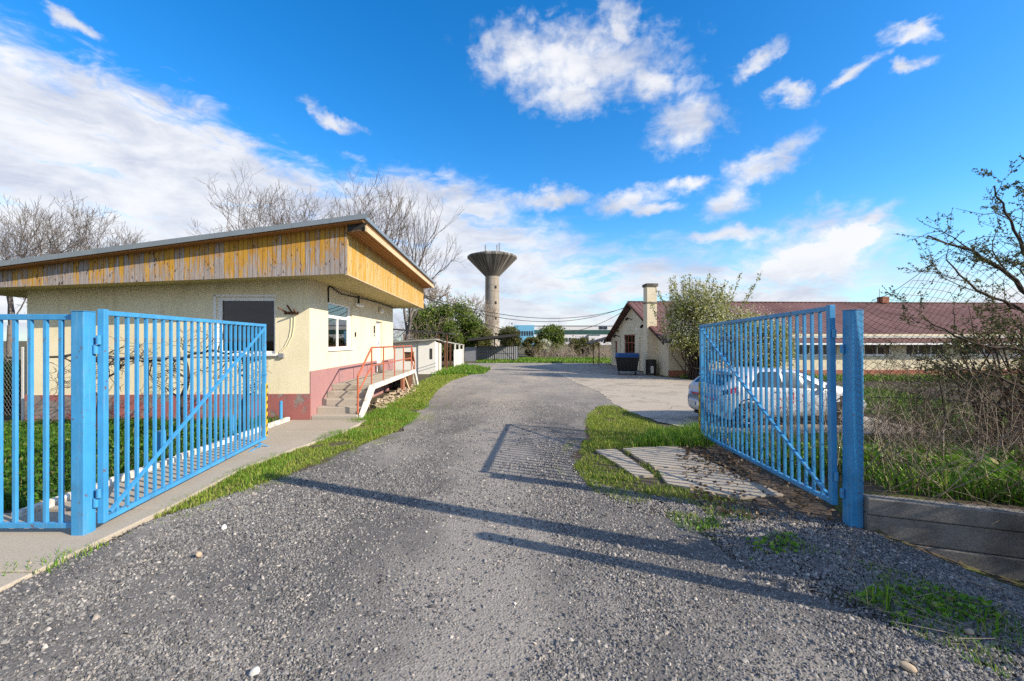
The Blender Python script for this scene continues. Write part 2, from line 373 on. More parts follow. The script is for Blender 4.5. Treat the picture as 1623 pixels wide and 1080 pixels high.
# stuccos and plinths
k = NT('stucco_rough', 0.95, 0.2); v = k.noise(0.9, 6, 0.6)
c = k.mix(k.ramp(v, [(0.3, 0), (0.75, 1)]), (0.71, 0.63, 0.42), (0.82, 0.74, 0.53))
drip = k.ramp(k.noise(2.6, 6, 0.7, k.map((1, 1, 0.13))), [(0.52, 0.0), (0.72, 0.6)])
k.color(k.mix(drip, c, (0.42, 0.35, 0.20))); k.bump(k.noise(48, 4, 0.65), 0.42, 0.012); M['stucco_rough'] = k.m
k = NT('stucco_smooth', 0.9, 0.2); v = k.noise(1.4, 6, 0.6)
c = k.mix(k.ramp(v, [(0.3, 0), (0.75, 1)]), (0.62, 0.55, 0.40), (0.71, 0.64, 0.485))
st_ = k.ramp(k.noise(3.2, 7, 0.72, k.map((1, 1, 0.3))), [(0.56, 0.0), (0.74, 0.45)]); k.color(k.mix(st_, c, (0.35, 0.30, 0.22))); k.bump(k.noise(45, 4), 0.25, 0.008); M['stucco_smooth'] = k.m
def plinth(name, col, patch):
    k = NT(name, 0.9, 0.2); v = k.noise(2.5, 6, 0.65)
    c = k.mix(v, tuple(x*0.8 for x in col), tuple(x*1.15 for x in col))
    pm = k.ramp(k.noise(1.6, 7, 0.7), [(0.50, 0.0), (0.54, 1.0)] if patch else [(0.63, 0), (0.66, 1)])
    grey = k.mix(k.noise(9, 5), (0.15, 0.12, 0.105), (0.34, 0.29, 0.26))
    k.color(k.mix(pm, c, grey)); k.bump(pm, 0.5, -0.012); k.bump(k.noise(40, 4), 0.35, 0.008); M[name] = k.m
plinth('plinth_red', (0.34, 0.125, 0.112), True)
plinth('plinth_pink', (0.36, 0.19, 0.185), False)
plinth('plinth_far', (0.36, 0.15, 0.10), False)
k = NT('soffit', 0.9, 0.2); v = k.noise(1.3, 6, 0.65)
c = k.mix(v, (0.42, 0.35, 0.15), (0.58, 0.50, 0.25)); k.color(k.mix(k.ramp(k.noise(3, 6), [(0.6, 0), (0.72, 0.6)]), c, (0.25, 0.20, 0.09))); k.bump(k.noise(30), 0.2, 0.008); M['soffit'] = k.m
# weathered varnished boards; the plank's own random number decides how much varnish is left
def planks(name, keep, zbias, dark=(0.13, 0.11, 0.10), light=(0.47, 0.43, 0.42)):
    k = NT(name, 0.72, 0.25); rnd = k.orand()
    off = k.n('ShaderNodeCombineXYZ'); k.l(k.math('MULTIPLY', rnd, 37.0), off.inputs[0]); k.l(k.math('MULTIPLY', rnd, 11.0), off.inputs[2])
    ad = k.n('ShaderNodeVectorMath', operation='ADD'); k.l(k.co, ad.inputs[0]); k.l(off.outputs[0], ad.inputs[1]); co = ad.outputs[0]
    grain = k.noise(1.0, 6, 0.75, k.map((70, 70, 2.0), co=co))
    peel = k.noise(1.0, 7, 0.72, k.map((24, 24, 3.4), co=co), 0.6)
    sp = k.n('ShaderNodeSeparateXYZ'); k.l(k.co, sp.inputs[0])
    thr = k.math('ADD', peel, k.math('MULTIPLY', k.math('SUBTRACT', rnd, 0.5), 0.20))
    thr = k.math('ADD', thr, k.math('MULTIPLY', k.math('SUBTRACT', sp.outputs[2], 0.45), zbias))    # the varnish survived better under the eave
    pm = k.ramp(thr, [(keep-0.06, 0.0), (keep-0.01, 0.45), (keep+0.07, 1.0)])
    grey = k.mix(k.ramp(grain, [(0.3, 0.0), (0.7, 1.0)]), dark, light)
    var = k.mix(rnd, (0.42, 0.215, 0.022), (0.60, 0.35, 0.04)); var = k.mix(k.ramp(grain, [(0.35, 0.75), (0.65, 0.0)]), var, (0.27, 0.12, 0.03))
    c = k.mix(pm, grey, var)
    knot = k.ramp(k.noise(1.0, 2, 0.5, k.map((22, 22, 8), co=co)), [(0.66, 0.0), (0.70, 0.9)])
    k.color(k.mix(knot, c, (0.045, 0.028, 0.02))); k.bump(grain, 0.4, 0.006); k.bump(pm, 0.3, 0.002); M[name] = k.m
planks('plank_front', 0.475, 0.24); planks('plank_side', 0.50, 0.06, (0.34, 0.22, 0.07), (0.62, 0.48, 0.22))
k = NT('roof_metal', 0.4, 0.5, 0.4); k.color(k.mix(k.noise(2, 5), (0.17, 0.20, 0.22), (0.30, 0.34, 0.36))); M['roof_metal'] = k.m
k = NT('roof_red', 0.75, 0.2); v = k.noise(0.5, 6, 0.7)
k.color(k.mix(k.ramp(v, [(0.3, 0), (0.7, 1)]), (0.105, 0.05, 0.045), (0.19, 0.105, 0.095))); M['roof_red'] = k.m
# concretes
def concrete(name, a, b, stain=(0.10, 0.09, 0.075), amt=0.62, bump=0.35, crack=True):
    k = NT(name, 0.92, 0.25); c = k.mix(k.noise(1.1, 7, 0.7), a, b)
    c = k.mix(k.ramp(k.noise(0.7, 7, 0.72), [(amt, 0.0), (amt+0.16, 0.75)]), c, stain)
    c = k.mix(k.ramp(k.noise(55, 3, 0.6), [(0.35, 0.30), (0.55, 0.0)]), c, tuple(x*0.55 for x in a))
    if crack:
        w = k.n('ShaderNodeVectorMath', operation='ADD'); k.l(k.co, w.inputs[0])
        nz = k.n('ShaderNodeTexNoise'); k.l(k.co, nz.inputs['Vector']); nz.inputs['Scale'].default_value = 1.7; nz.inputs['Detail'].default_value = 5
        k.l(nz.outputs['Color'], w.inputs[1]); cr = k.ramp(k.voro(0.42, feature='DISTANCE_TO_EDGE', co=w.outputs[0]), [(0.004, 1.0), (0.011, 0.0)])
        c = k.mix(k.math('MULTIPLY', cr, 0.4), c, (0.07, 0.06, 0.05)); k.bump(cr, 0.5, -0.01)
    k.color(c); k.bump(k.noise(40, 5, 0.7), bump, 0.008); M[name] = k.m
concrete('walk_concrete', (0.32, 0.275, 0.215), (0.48, 0.415, 0.33), crack=False)
concrete('yard_concrete', (0.33, 0.285, 0.225), (0.54, 0.47, 0.38), (0.17, 0.145, 0.12), 0.52)
concrete('step_concrete', (0.34, 0.30, 0.245), (0.48, 0.43, 0.355), amt=0.58, crack=False)
concrete('wall_concrete', (0.15, 0.137, 0.122), (0.32, 0.295, 0.26), (0.045, 0.041, 0.037), 0.47, 0.7, False)
concrete('post_concrete', (0.40, 0.38, 0.35), (0.52, 0.50, 0.46), amt=0.6, crack=False)
k = NT('stringer', 0.85, 0.25); k.color(k.mix(k.ramp(k.noise(5, 7, 0.7), [(0.5, 0), (0.62, 1)]), (0.68, 0.65, 0.58), (0.36, 0.32, 0.27))); k.bump(k.noise(30), 0.3, 0.01); M['stringer'] = k.m
k = NT('tower_shaft', 0.9, 0.2); c = k.mix(k.noise(0.5, 6, 0.7), (0.24, 0.215, 0.185), (0.40, 0.365, 0.315))
sk = k.ramp(k.noise(0.9, 5, 0.6, k.map((1, 1, 0.05))), [(0.5, 0.0), (0.72, 0.8)]); c = k.mix(sk, c, (0.19, 0.13, 0.075))
ring = k.n('ShaderNodeTexWave', wave_type='BANDS', bands_direction='Z'); k.l(k.co, ring.inputs[0]); ring.inputs['Scale'].default_value = 0.16
k.color(k.mix(k.ramp(ring.outputs['Fac'], [(0.0, 0.4), (0.05, 0.0)]), c, (0.14, 0.12, 0.1))); k.bump(k.noise(2), 0.3, 0.05); M['tower_shaft'] = k.m
k = NT('tower_bowl', 0.9, 0.2); sp = k.n('ShaderNodeSeparateXYZ'); k.l(k.co, sp.inputs[0])
ang = k.math('ARCTAN2', sp.outputs[0], sp.outputs[1]); cb = k.n('ShaderNodeCombineXYZ'); k.l(k.math('MULTIPLY', ang, 11.0), cb.inputs[0]); k.l(k.math('MULTIPLY', sp.outputs[2], 0.08), cb.inputs[1])
sk = k.noise(1.1, 6, 0.7, cb.outputs[0])
k.color(k.mix(k.ramp(sk, [(0.40, 0.0), (0.50, 0.35), (0.60, 1.0)]), (0.05, 0.047, 0.045), (0.34, 0.315, 0.285))); M['tower_bowl'] = k.m
# ground surfaces
k = NT('driveway', 0.93, 0.25); sp = k.n('ShaderNodeSeparateXYZ'); k.l(k.co, sp.inputs[0])
cell = k.voro(52, 'Color'); cellv = k.ramp(cell, [(0.0, 0.5), (0.6, 1.0), (0.93, 1.35), (0.97, 2.2)])
cd = k.voro(52)
far = k.n('ShaderNodeMapRange', interpolation_type='SMOOTHSTEP'); k.l(k.math('ADD', sp.outputs[1], k.math('MULTIPLY', k.math('SUBTRACT', k.noise(0.5, 5), 0.5), 7.0)), far.inputs[0])
far.inputs[1].default_value = 8.0; far.inputs[2].default_value = 19.0; far = far.outputs[0]
grit = k.ramp(k.noise(0.62, 5, 0.62, k.map((1, 0.55, 1))), [(0.46, 0.0), (0.62, 1.0)])
gv = k.mix(k.mix(0.5, k.ramp(k.noise(110, 3, 0.8), [(0.35, 0.0), (0.65, 1.0)]), k.ramp(k.voro(95, 'Color'), [(0.1, 0.0), (0.9, 1.0)])), (0.17, 0.152, 0.132), (0.50, 0.45, 0.39))
stone = k.mix(1.0, (0.095, 0.092, 0.09), cellv, 'MULTIPLY')  # coarse base kept dark: shadow between the stones is put into this colour
wob = k.math('ADD', k.math('ADD', sp.outputs[0], 0.3), k.math('MULTIPLY', k.math('SUBTRACT', k.noise(0.8, 5, 0.65), 0.5), 2.2))
band = k.ramp(k.math('ABSOLUTE', wob), [(0.35, 1.0), (1.0, 0.0)])                                   # the compacted track down the middle
near = k.mix(k.math('MAXIMUM', k.math('ADD', k.math('MULTIPLY', grit, 0.6), 0.15), k.math('MULTIPLY', band, 0.72)), stone, gv)
asph = k.mix(k.ramp(k.noise(90, 3, 0.7), [(0.3, 0.0), (0.7, 1.0)]), (0.20, 0.18, 0.155), (0.43, 0.388, 0.335))
asph = k.mix(k.ramp(k.noise(0.33, 6, 0.7, k.map((1, 0.4, 1))), [(0.46, 0.0), (0.66, 0.8)]), asph, (0.54, 0.45, 0.34))
asph = k.mix(k.ramp(k.noise(0.8, 6, 0.7), [(0.54, 0.0), (0.70, 0.6)]), asph, (0.11, 0.106, 0.10))
asph = k.mix(k.ramp(k.noise(7, 6, 0.75), [(0.38, 0.45), (0.56, 0.0)]), asph, (0.13, 0.12, 0.108))
crk = k.ramp(k.noise(0.55, 8, 0.72), [(0.492, 0.0), (0.5, 0.6), (0.508, 0.0)]); asph = k.mix(crk, asph, (0.08, 0.072, 0.065))
k.color(k.mix(far, near, asph)); k.bump(k.ramp(cd, [(0.0, 1.0), (0.6, 0.0)]), 0.6, 0.008); k.bump(k.noise(150, 3), 0.4, 0.004); M['driveway'] = k.m
k = NT('terrain', 0.97, 0.15); sp = k.n('ShaderNodeSeparateXYZ'); k.l(k.co, sp.inputs[0])
g = k.mix(k.noise(0.35, 6, 0.7), (0.08, 0.12, 0.022), (0.18, 0.20, 0.05))
d = k.mix(k.noise(3.2, 7, 0.75), (0.055, 0.042, 0.032), (0.15, 0.12, 0.09))
k.color(k.mix(k.ramp(k.noise(0.9, 7, 0.75), [(0.50, 0.0), (0.64, 1.0)]), d, g)); k.bump(k.noise(14, 6, 0.8), 0.8, 0.04); M['terrain'] = k.m
k = NT('gravel_stone', 0.9, 0.3); ri = k.island()
k.color(k.mix(k.math('MULTIPLY', k.noise(25, 4), 0.45), k.ramp(ri, [(0.0, (0.048, 0.046, 0.045)), (0.5, (0.175, 0.168, 0.160)), (0.88, (0.335, 0.317, 0.292)), (0.965, (0.41, 0.35, 0.28)), (0.992, (0.60, 0.545, 0.47))]), (0.18, 0.172, 0.163))); M['gravel_stone'] = k.m
# leaves and grass
def leafmat(name, stops, trans=0.25, rough=0.55):
    k = NT(name, rough, 0.25); ri = k.island(); c = k.ramp(ri, stops)
    n_ = k.noise(1.3, 3); c = k.mix(k.ramp(n_, [(0.3, 0.55), (0.65, 0.0)]), c, k.mix(1.0, c, (0.62, 0.72, 0.5), 'MULTIPLY')); k.color(c)
    tr = k.n('ShaderNodeBsdfTranslucent'); k.l(c, tr.inputs[0]); ms = k.n('ShaderNodeMixShader'); ms.inputs[0].default_value = trans
    k.l(k.b.outputs[0], ms.inputs[1]); k.l(tr.outputs[0], ms.inputs[2]); k.l(ms.outputs[0], k.t.nodes['Material Output'].inputs[0]); M[name] = k.m
leafmat('grass_fresh', [(0.0, (0.06, 0.17, 0.012)), (0.5, (0.135, 0.29, 0.022)), (0.88, (0.24, 0.37, 0.035)), (0.96, (0.40, 0.33, 0.14))])
leafmat('grass_yellow', [(0.0, (0.10, 0.20, 0.02)), (0.4, (0.23, 0.32, 0.035)), (0.8, (0.36, 0.40, 0.055)), (0.95, (0.46, 0.39, 0.18))])
leafmat('grass_deep', [(0.0, (0.025, 0.085, 0.01)), (0.5, (0.06, 0.155, 0.015)), (0.9, (0.11, 0.22, 0.022)), (0.97, (0.25, 0.22, 0.1))])
leafmat('leaf_green', [(0.0, (0.06, 0.105, 0.017)), (0.5, (0.14, 0.205, 0.035)), (1.0, (0.26, 0.30, 0.07))], 0.4)
leafmat('leaf_olive', [(0.0, (0.07, 0.08, 0.022)), (0.5, (0.14, 0.145, 0.04)), (1.0, (0.24, 0.21, 0.08))], 0.35)
leafmat('leaf_spring', [(0.0, (0.13, 0.165, 0.022)), (0.45, (0.28, 0.30, 0.05)), (0.75, (0.45, 0.44, 0.13)), (1.0, (0.58, 0.57, 0.36))], 0.35)
leafmat('blossom', [(0.0, (0.45, 0.44, 0.32)), (1.0, (0.75, 0.73, 0.64))], 0.3)
leafmat('bud', [(0.0, (0.05, 0.05, 0.02)), (0.5, (0.09, 0.10, 0.03)), (1.0, (0.17, 0.19, 0.05))])
leafmat('dry_leaf', [(0.0, (0.07, 0.045, 0.03)), (0.5, (0.15, 0.10, 0.065)), (1.0, (0.30, 0.23, 0.16))], 0.15)
def glass(name, tint=(0.9, 0.95, 0.95), mixf=0.22):
    k = NT(name); gl = k.n('ShaderNodeBsdfGlossy'); gl.inputs['Roughness'].default_value = 0.02; tr = k.n('ShaderNodeBsdfTransparent'); tr.inputs[0].default_value = (*tint, 1)
    fr = k.n('ShaderNodeFresnel'); fr.inputs[0].default_value = 1.5; ms = k.n('ShaderNodeMixShader')
    k.l(k.math('ADD', fr.outputs[0], mixf), ms.inputs[0]); k.l(tr.outputs[0], ms.inputs[1]); k.l(gl.outputs[0], ms.inputs[2])
    k.l(ms.outputs[0], k.t.nodes['Material Output'].inputs[0]); k.t.nodes.remove(k.b); M[name] = k.m
glass('window_glass', (0.8, 0.85, 0.85), 0.2); glass('dark_glass', (0.35, 0.38, 0.42), 0.02)
k = NT('car_paint', 0.25, 0.5); k.b.inputs['Coat Weight'].default_value = 0.6; k.color(k.mix(k.ramp(k.noise(3, 6, 0.7), [(0.4, 0.0), (0.75, 0.5)]), (0.52, 0.54, 0.58), (0.36, 0.35, 0.33))); M['car_paint'] = k.m
k = NT('car_glass', 0.05, 0.6); k.color((0.012, 0.015, 0.018)); M['car_glass'] = k.m
k = NT('lamp_red', 0.15, 0.6); k.color((0.45, 0.01, 0.015)); M['lamp_red'] = k.m
k = NT('decal_red', 0.4, 0.4); k.color((0.42, 0.02, 0.05)); M['decal_red'] = k.m
k = NT('decal_blue', 0.4, 0.4); k.color((0.03, 0.10, 0.45)); M['decal_blue'] = k.m
k = NT('alloy', 0.3, 0.5, 0.8); k.color((0.6, 0.6, 0.62)); M['alloy'] = k.m
plain('cable_black', (0.015, 0.015, 0.016), 0.1, 3, 0.6, 0)
# ------------------------------------------------------------------ ground
def axis(lo, hi, step, far):
    a = list(np.arange(lo, hi+1e-6, step)); s = step; x = lo; y = hi; L = []; H = []
    while x > -far: s *= 1.35; x -= s; L.append(x)
    s = step
    while y < far: s *= 1.35; y += s; H.append(y)
    return np.array(L[::-1]+a+H)
gx = axis(-9, 10, 0.2, 1500); gy = axis(-1, 15, 0.2, 1500)
GX, GY = np.meshgrid(gx, gy); GZ = hz(GX, GY)-0.012+(vnoise(GX, GY, 1.7)-0.5)*0.01
nx_, ny_ = len(gx), len(gy); ii = (np.arange(ny_-1)[:, None]*nx_+np.arange(nx_-1)[None, :]).ravel()
me = mesh_np('ground', np.stack([GX, GY, GZ], -1).reshape(-1, 3), np.stack([ii, ii+1, ii+nx_+1, ii+nx_], -1))
me.polygons.foreach_set('use_smooth', [True]*len(me.polygons))
tag(link('ground', me, None, M['terrain']), kind='structure')
def rough_edge(poly, step=0.25, jit=0.06, seed=1):
    r = np.random.default_rng(seed); out = []
    for (x0, y0), (x1, y1) in zip(poly, poly[1:]+poly[:1]):
        d = math.hypot(x1-x0, y1-y0); n = max(1, min(60, int(d/step)))
        for i in range(n):
            t = i/n; j = 0 if abs(y0) > 40 or abs(x0) > 40 else jit
            out.append((x0+(x1-x0)*t+r.normal()*j, y0+(y1-y0)*t+r.normal()*j))
    return out
def sheet(name, poly, z, mat, kind='structure'):
    me = bpy.data.meshes.new(name); me.from_pydata([(x, y, z) for x, y in poly], [], [tuple(range(len(poly)))])
    bm = bmesh.new(); bm.from_mesh(me); bmesh.ops.triangulate(bm, faces=bm.faces[:]); bm.normal_update(); bm.faces.ensure_lookup_table()
    if bm.faces[0].normal.z < 0: bmesh.ops.reverse_faces(bm, faces=bm.faces[:])
    bm.to_mesh(me); bm.free()
    return tag(link(name, me, None, mat), kind=kind)
DRIVE = [(-6.5, -6), (3.2, -6), (3.0, 1.2), (2.78, 2.38), (2.49, 2.85), (2.02, 3.52), (1.8, 4.35), (1.37, 4.9), (1.02, 5.35), (0.89, 6.42), (1.35, 8.03), (1.78, 10.28),
         (2.5, 12.4), (4.2, 12.0), (7.7, 22), (7.6, 35.5), (2.0, 36.2), (-3.8, 35.8), (-3.6, 34), (-2.3, 31), (-1.6, 27.5), (-2.4, 23.5), (-2.95, 20), (-2.95, 17), (-2.75, 14.8), (-2.6, 13.0), (-2.45, 11.47), (-2.4, 9.05),
         (-2.77, 7.47), (-2.98, 6.49), (-3.23, 5.73), (-3.6, 4.9), (-3.79, 4.49), (-3.83, 3.92), (-3.9, 3.34), (-6.5, 2.2)]
sheet('driveway', rough_edge(DRIVE, 0.25, 0.05, 2), 0.0, M['driveway'])
YARD = [(2.6, 24.6), (2.75, 21.8), (3.05, 17.5), (3.27, 15.0), (3.0, 12.9), (3.1, 11.4), (3.45, 10.0), (3.9, 8.75), (8.6, 8.6), (9.0, 12), (9.3, 18.5), (8.2, 21.6), (7.8, 22.4)]
sheet('concrete_yard', rough_edge(YARD, 0.3, 0.04, 3), 0.006, M['yard_concrete'])
# walkway of concrete slabs beside the gatehouse
wk = tag(bpy.data.objects.new('walkway', None), kind='structure'); COL.objects.link(wk)
ys = [2.3, 3.45, 4.75, 6.2, 7.45, 8.75, 10.05]
for i, (a, b) in enumerate(zip(ys, ys[1:])):
    xr = [-3.88, -3.86, -3.85, -3.95, -3.75, -3.45][i]; xr2 = [-3.86, -3.85, -3.95, -3.75, -3.45, -3.42][i]
    xl = -9.5 if i < 2 else -5.18
    MB().prism([(xl, a+0.008), (xr, a+0.008), (xr2, b-0.008), (xl if i != 1 else -9.5, b-0.008 if i != 1 else b-0.42)], -0.08, 0.03+0.004*(i % 2)).build('slab', M['walk_concrete'], wk, bevel=0.012)
kb = tag(bpy.data.objects.new('kerb', None), kind='structure'); COL.objects.link(kb)
for i in range(5):
    y0 = 4.5+i*1.1
    o = MB().cbox((0, 0, 0), (0.10, 1.085, 0.20)).build('kerb_stone', M['stringer'], kb, bevel=0.015); o.location = (-5.245+random.uniform(-.01, .01), y0+0.55, 0.0+random.uniform(-.012, .012)); o.rotation_euler = (random.uniform(-.01, .01), 0, random.uniform(-.008, .008))
# broken concrete slabs at the right-hand edge of the drive
bs = tag(bpy.data.objects.new('old_pavement', None), kind='structure'); COL.objects.link(bs)
for pl, h in (([(1.44, 7.36), (1.80, 7.40), (1.98, 5.98), (1.72, 5.95)], 0.02), ([(1.93, 7.42), (2.95, 7.6), (3.1, 6.4), (2.12, 6.3)], 0.03), ([(2.14, 6.27), (3.11, 6.37), (3.32, 5.2), (2.72, 5.12), (2.05, 5.62)], 0.022)):
    MB().prism(rough_edge(pl, 0.2, 0.012, 5), -0.06, h).build('slab', M['walk_concrete'], bs)
sheet('dirt_patch', rough_edge([(2.95, 7.9), (4.1, 8.4), (4.3, 6.6), (3.8, 4.6), (3.4, 4.35), (2.6, 4.55), (2.9, 5.15), (3.3, 5.3), (3.1, 6.4)], 0.2, 0.07, 8), 0.004, M['soil'])

# ------------------------------------------------------------------ blue gates, posts and fence
blue = M['blue_paint']
def gate_post(x, y, w, d, h, label, rz=0):
    t = thing('gate_post', label, 'gate post', (x, y, 0), rz)
    MB().box(-w/2, w/2, -d/2, d/2, -0.3, h).build('tube', blue, t, bevel=0.008)
    MB().box(-w/2-0.004, w/2+0.004, -d/2-0.004, d/2+0.004, h, h+0.006).build('cap', blue, t)
    return t
pl_ = gate_post(-4.16, 4.143, 0.125, 0.125, 2.18, 'square blue steel gate post joined to the short railing')
pr_ = gate_post(3.515, 4.40, 0.125, 0.125, 2.21, 'square blue steel gate post standing at the end of the concrete wall')
for t, sx in ((pl_, 1), (pr_, -1)):
    for z in (0.36, 1.86):
        h = MB(); h.tube((sx*0.083, 0.035, z-0.09), (sx*0.083, 0.035, z-0.002), 0.020, n=12); h.build('hinge_barrel', blue, t, smooth=False)
def gate_leaf(loc, rz, tilt, side, label):
    """hinge stile at the origin, the leaf runs along +y; side = +1: diagonal and frame details seen from +x"""
    L, z0, z1 = 3.62, 0.10, 2.20
    t = thing('gate_leaf', label, 'gate', loc, rot=(tilt, 0, rz))
    MB().box(-0.03, 0.03, 0.0, 0.06, z0, z1+0.01).build('hinge_stile', blue, t, bevel=0.005)
    MB().box(-0.03, 0.03, L-0.06, L-.001, z0, z1).build('end_stile', blue, t, bevel=0.005)
    MB().box(-0.025, 0.025, 0.062, L-0.062, z1-0.05, z1-0.002).build('top_rail', blue, t, bevel=0.004)
    MB().box(-0.025, 0.025, 0.062, L-0.062, z0+0.002, z0+0.05).build('bottom_rail', blue, t, bevel=0.004)
    bm_ = MB().box(-0.014, 0.014, -0.014, 0.014, z0+0.052, z1-0.052).mesh('bar'); bm_.materials.append(blue)
    n = 24
    for i in range(n):
        o = link('bar', bm_, t); o.location = (random.uniform(-.001, .001), 0.06+(L-0.12)*(i+1)/(n+1), 0); o.rotation_euler = (0, 0, random.uniform(-.05, .05))
    MB().bar((side*0.032, 0.07, z0+0.09), (side*0.032, L-0.07, z1-0.07), 0.030, 0.030, (1, 0, 0)).build('diagonal_brace', blue, t)
    for z in (0.36, 1.86):
        MB().tube((side*0.0, -0.022, z+0.002), (0, -0.022, z+0.09), 0.020, n=12).build('hinge_barrel', blue, t)
    MB().cbox((0, L-0.03, 1.28), (0.075, 0.075, 0.03)).build('latch_collar', blue, t)
    st = MB().box(-0.046, 0.046, L-0.035, L+0.007, z0+0.06, z0+1.02).build('warning_strip', M['hazard_yellow'], t)
    for i in range(7):
        z = z0+0.03+i*0.14
        MB().add([(-0.046, L+0.009, z), (0.046, L+0.009, z+0.06), (0.046, L+0.009, z+0.12), (-0.046, L+0.009, z+0.06)], [(0, 1, 2, 3)]).build('stripe', M['hazard_black'], st)
        MB().add([(-0.0475, L-0.034, z+.04), (-0.0475, L+0.0065, z+.07), (-0.0475, L+0.0065, z+0.13), (-0.0475, L-0.034, z+0.10)], [(0, 1, 2, 3)]).build('stripe', M['hazard_black'], st)
        MB().add([(0.0475, L-0.034, z+.04), (0.0475, L+0.0065, z+.07), (0.0475, L+0.0065, z+0.13), (0.0475, L-0.034, z+0.10)], [(0, 1, 2, 3)]).build('stripe', M['hazard_black'], st)
    return t
gl = gate_leaf((-4.045, 4.195, 0.0), R(7.4), 0.0, 1, 'open blue barred gate leaf on the gatehouse side, beside the walkway')
gr_ = gate_leaf((3.395, 4.48, 0.07), R(-3.2), R(-1.15), -1, 'open blue barred gate leaf in front of the white car')
d = MB().bar((0.05, 3.30, 0.10), (0.05, 3.30, -0.02), 0.045, 0.03); d.bar((0.05, 3.30, 0.10), (0.22, 3.38, -0.0), 0.03, 0.012); d.bar((0.06, 3.30, 0.06), (0.02, 2.95, 0.03), 0.016, 0.016); d.build('drop_stay', M['blue_paint'], gl)
d = MB().tube((-0.07, 3.40, 0.12), (-0.07, 3.40, -0.06), 0.026, n=10); d.bar((-0.07, 3.4, 0.10), (-0.20, 3.45, 0.02), 0.03, 0.012); d.build('drop_stay', M['blue_paint'], gr_)
fp = thing('railing_panel', 'fixed blue barred railing left of its square gate post', 'railing', (-4.23, 4.14, 0))
MB().box(-2.6, -0.0, -0.02, 0.02, 2.10, 2.155).build('top_rail', blue, fp, bevel=0.004)
MB().box(-2.6, -0.0, -0.02, 0.02, 0.085, 0.135).build('bottom_rail', blue, fp, bevel=0.004)
bm_ = MB().box(-0.015, 0.015, -0.015, 0.015, 0.136, 2.099).mesh('bar'); bm_.materials.append(blue)
for i in range(17):
    o = link('bar', bm_, fp); o.location = (-0.142-0.149*i, 0, 0)
# chain-link fence on the low concrete wall
def onwall(u, v=0.0): return WP0+WD*u+WNRM*v
cw = thing('concrete_wall', 'low grey wall of stacked concrete boards under the wire fence', 'wall', (*WP0, 0), math.atan2(WD[1], WD[0]))
for u0, u1 in ((0.06, 2.62), (2.64, 5.2)):
    for k_, (z0, z1, th) in enumerate(((-0.55, -0.085, 0.10), (-0.08, 0.155, 0.086), (0.16, 0.325, 0.094))):
        pv = [(u0, 0.0), (u1, 0.0)]
        o = MB().box(u0, u1, -th, 0.06, z0, z1).build('concrete_board', M['wall_concrete'], cw, bevel=0.012)
cf = thing('wire_fence', 'sagging chain link fence rising from the low concrete wall', 'fence', (*WP0, 0), math.atan2(WD[1], WD[0]))
def fence_mesh(u0, u1, z0, ztop, cell=0.075, amp=0.0, w=0.0018):
    segs = []; nu = int((u1-u0)/cell); rg = np.random.default_rng(5)
    def pos(i, j):
        u = u0+(i+0.5*(j % 2))*cell; zt = ztop(u); n = 30; f = j/60.0
        z = z0+f*(zt-z0); v = -0.068-0.03*u+0.012*math.sin(u*2.1+z*1.7)+0.006*math.sin(u*5+z*4)
        return (u+0.02*math.sin(z*3+u), v, z)
    for i in range(nu):
        for j in range(60):
            a = pos(i, j); b = pos(i, j+1) if j % 2 == 0 else pos(i+1, j+1)
            c2 = pos(i-1, j+1) if j % 2 == 0 else pos(i, j+1)
            segs.append((*a, *b, w, w)); segs.append((*a, *c2, w, w))
    return segs
top = lambda u: 2.28+0.50*float(sstep((u-0.1)/0.9))+0.10*math.sin(u*2.2)
V, F = tubes_np(fence_mesh(0.02, 4.2, 0.33, top), 3)
link('wire_mesh', mesh_np('wire_mesh', V, F), cf, M['rusty_iron'])
for z in (1.33,):
    link('strand', mesh_np('strand', *tubes_np([(0.1+.2*i, -.074-.006*i, z+.01*math.sin(i), .3+.2*i, -.074-.006*(i+1), z+.01*math.sin(i+1), .0025, .0025) for i in range(20)], 4)), cf, M['dark_iron'])
us = np.linspace(0.1, 4.2, 40)
link('strand', mesh_np('strand', *tubes_np([(a, -.07-.03*a, top(a), b, -.07-.03*b, top(b), .0025, .0025) for a, b in zip(us, us[1:])], 4)), cf, M['dark_iron'])
MB().tube((2.75, 0.05, 0.0), (2.75, 0.05, 2.85), 0.03, n=10).build('fence_post', M['galvanised'], cf)
# posts further along the road whose shadows cross the drive
o = MB().tube((0, 0, -0.3), (0, 0, 5.45), 0.15, 0.11, 16).build('utility_pole', M['post_concrete'], None, True); o.location = (5.80, 2.05, 0)
tag(o, 'round concrete utility pole outside the gate whose thick shadow crosses the gravel', 'pole')
o = MB().box(-.06, .06, -.06, .06, -0.3, 2.85).build('roadside_post', M['post_concrete'], None, bevel=.01); o.location = (4.52, 2.12, 0); o.rotation_euler = (0, 0, .4)
tag(o, 'short square concrete roadside post whose thin shadow lies across the gravel', 'post')

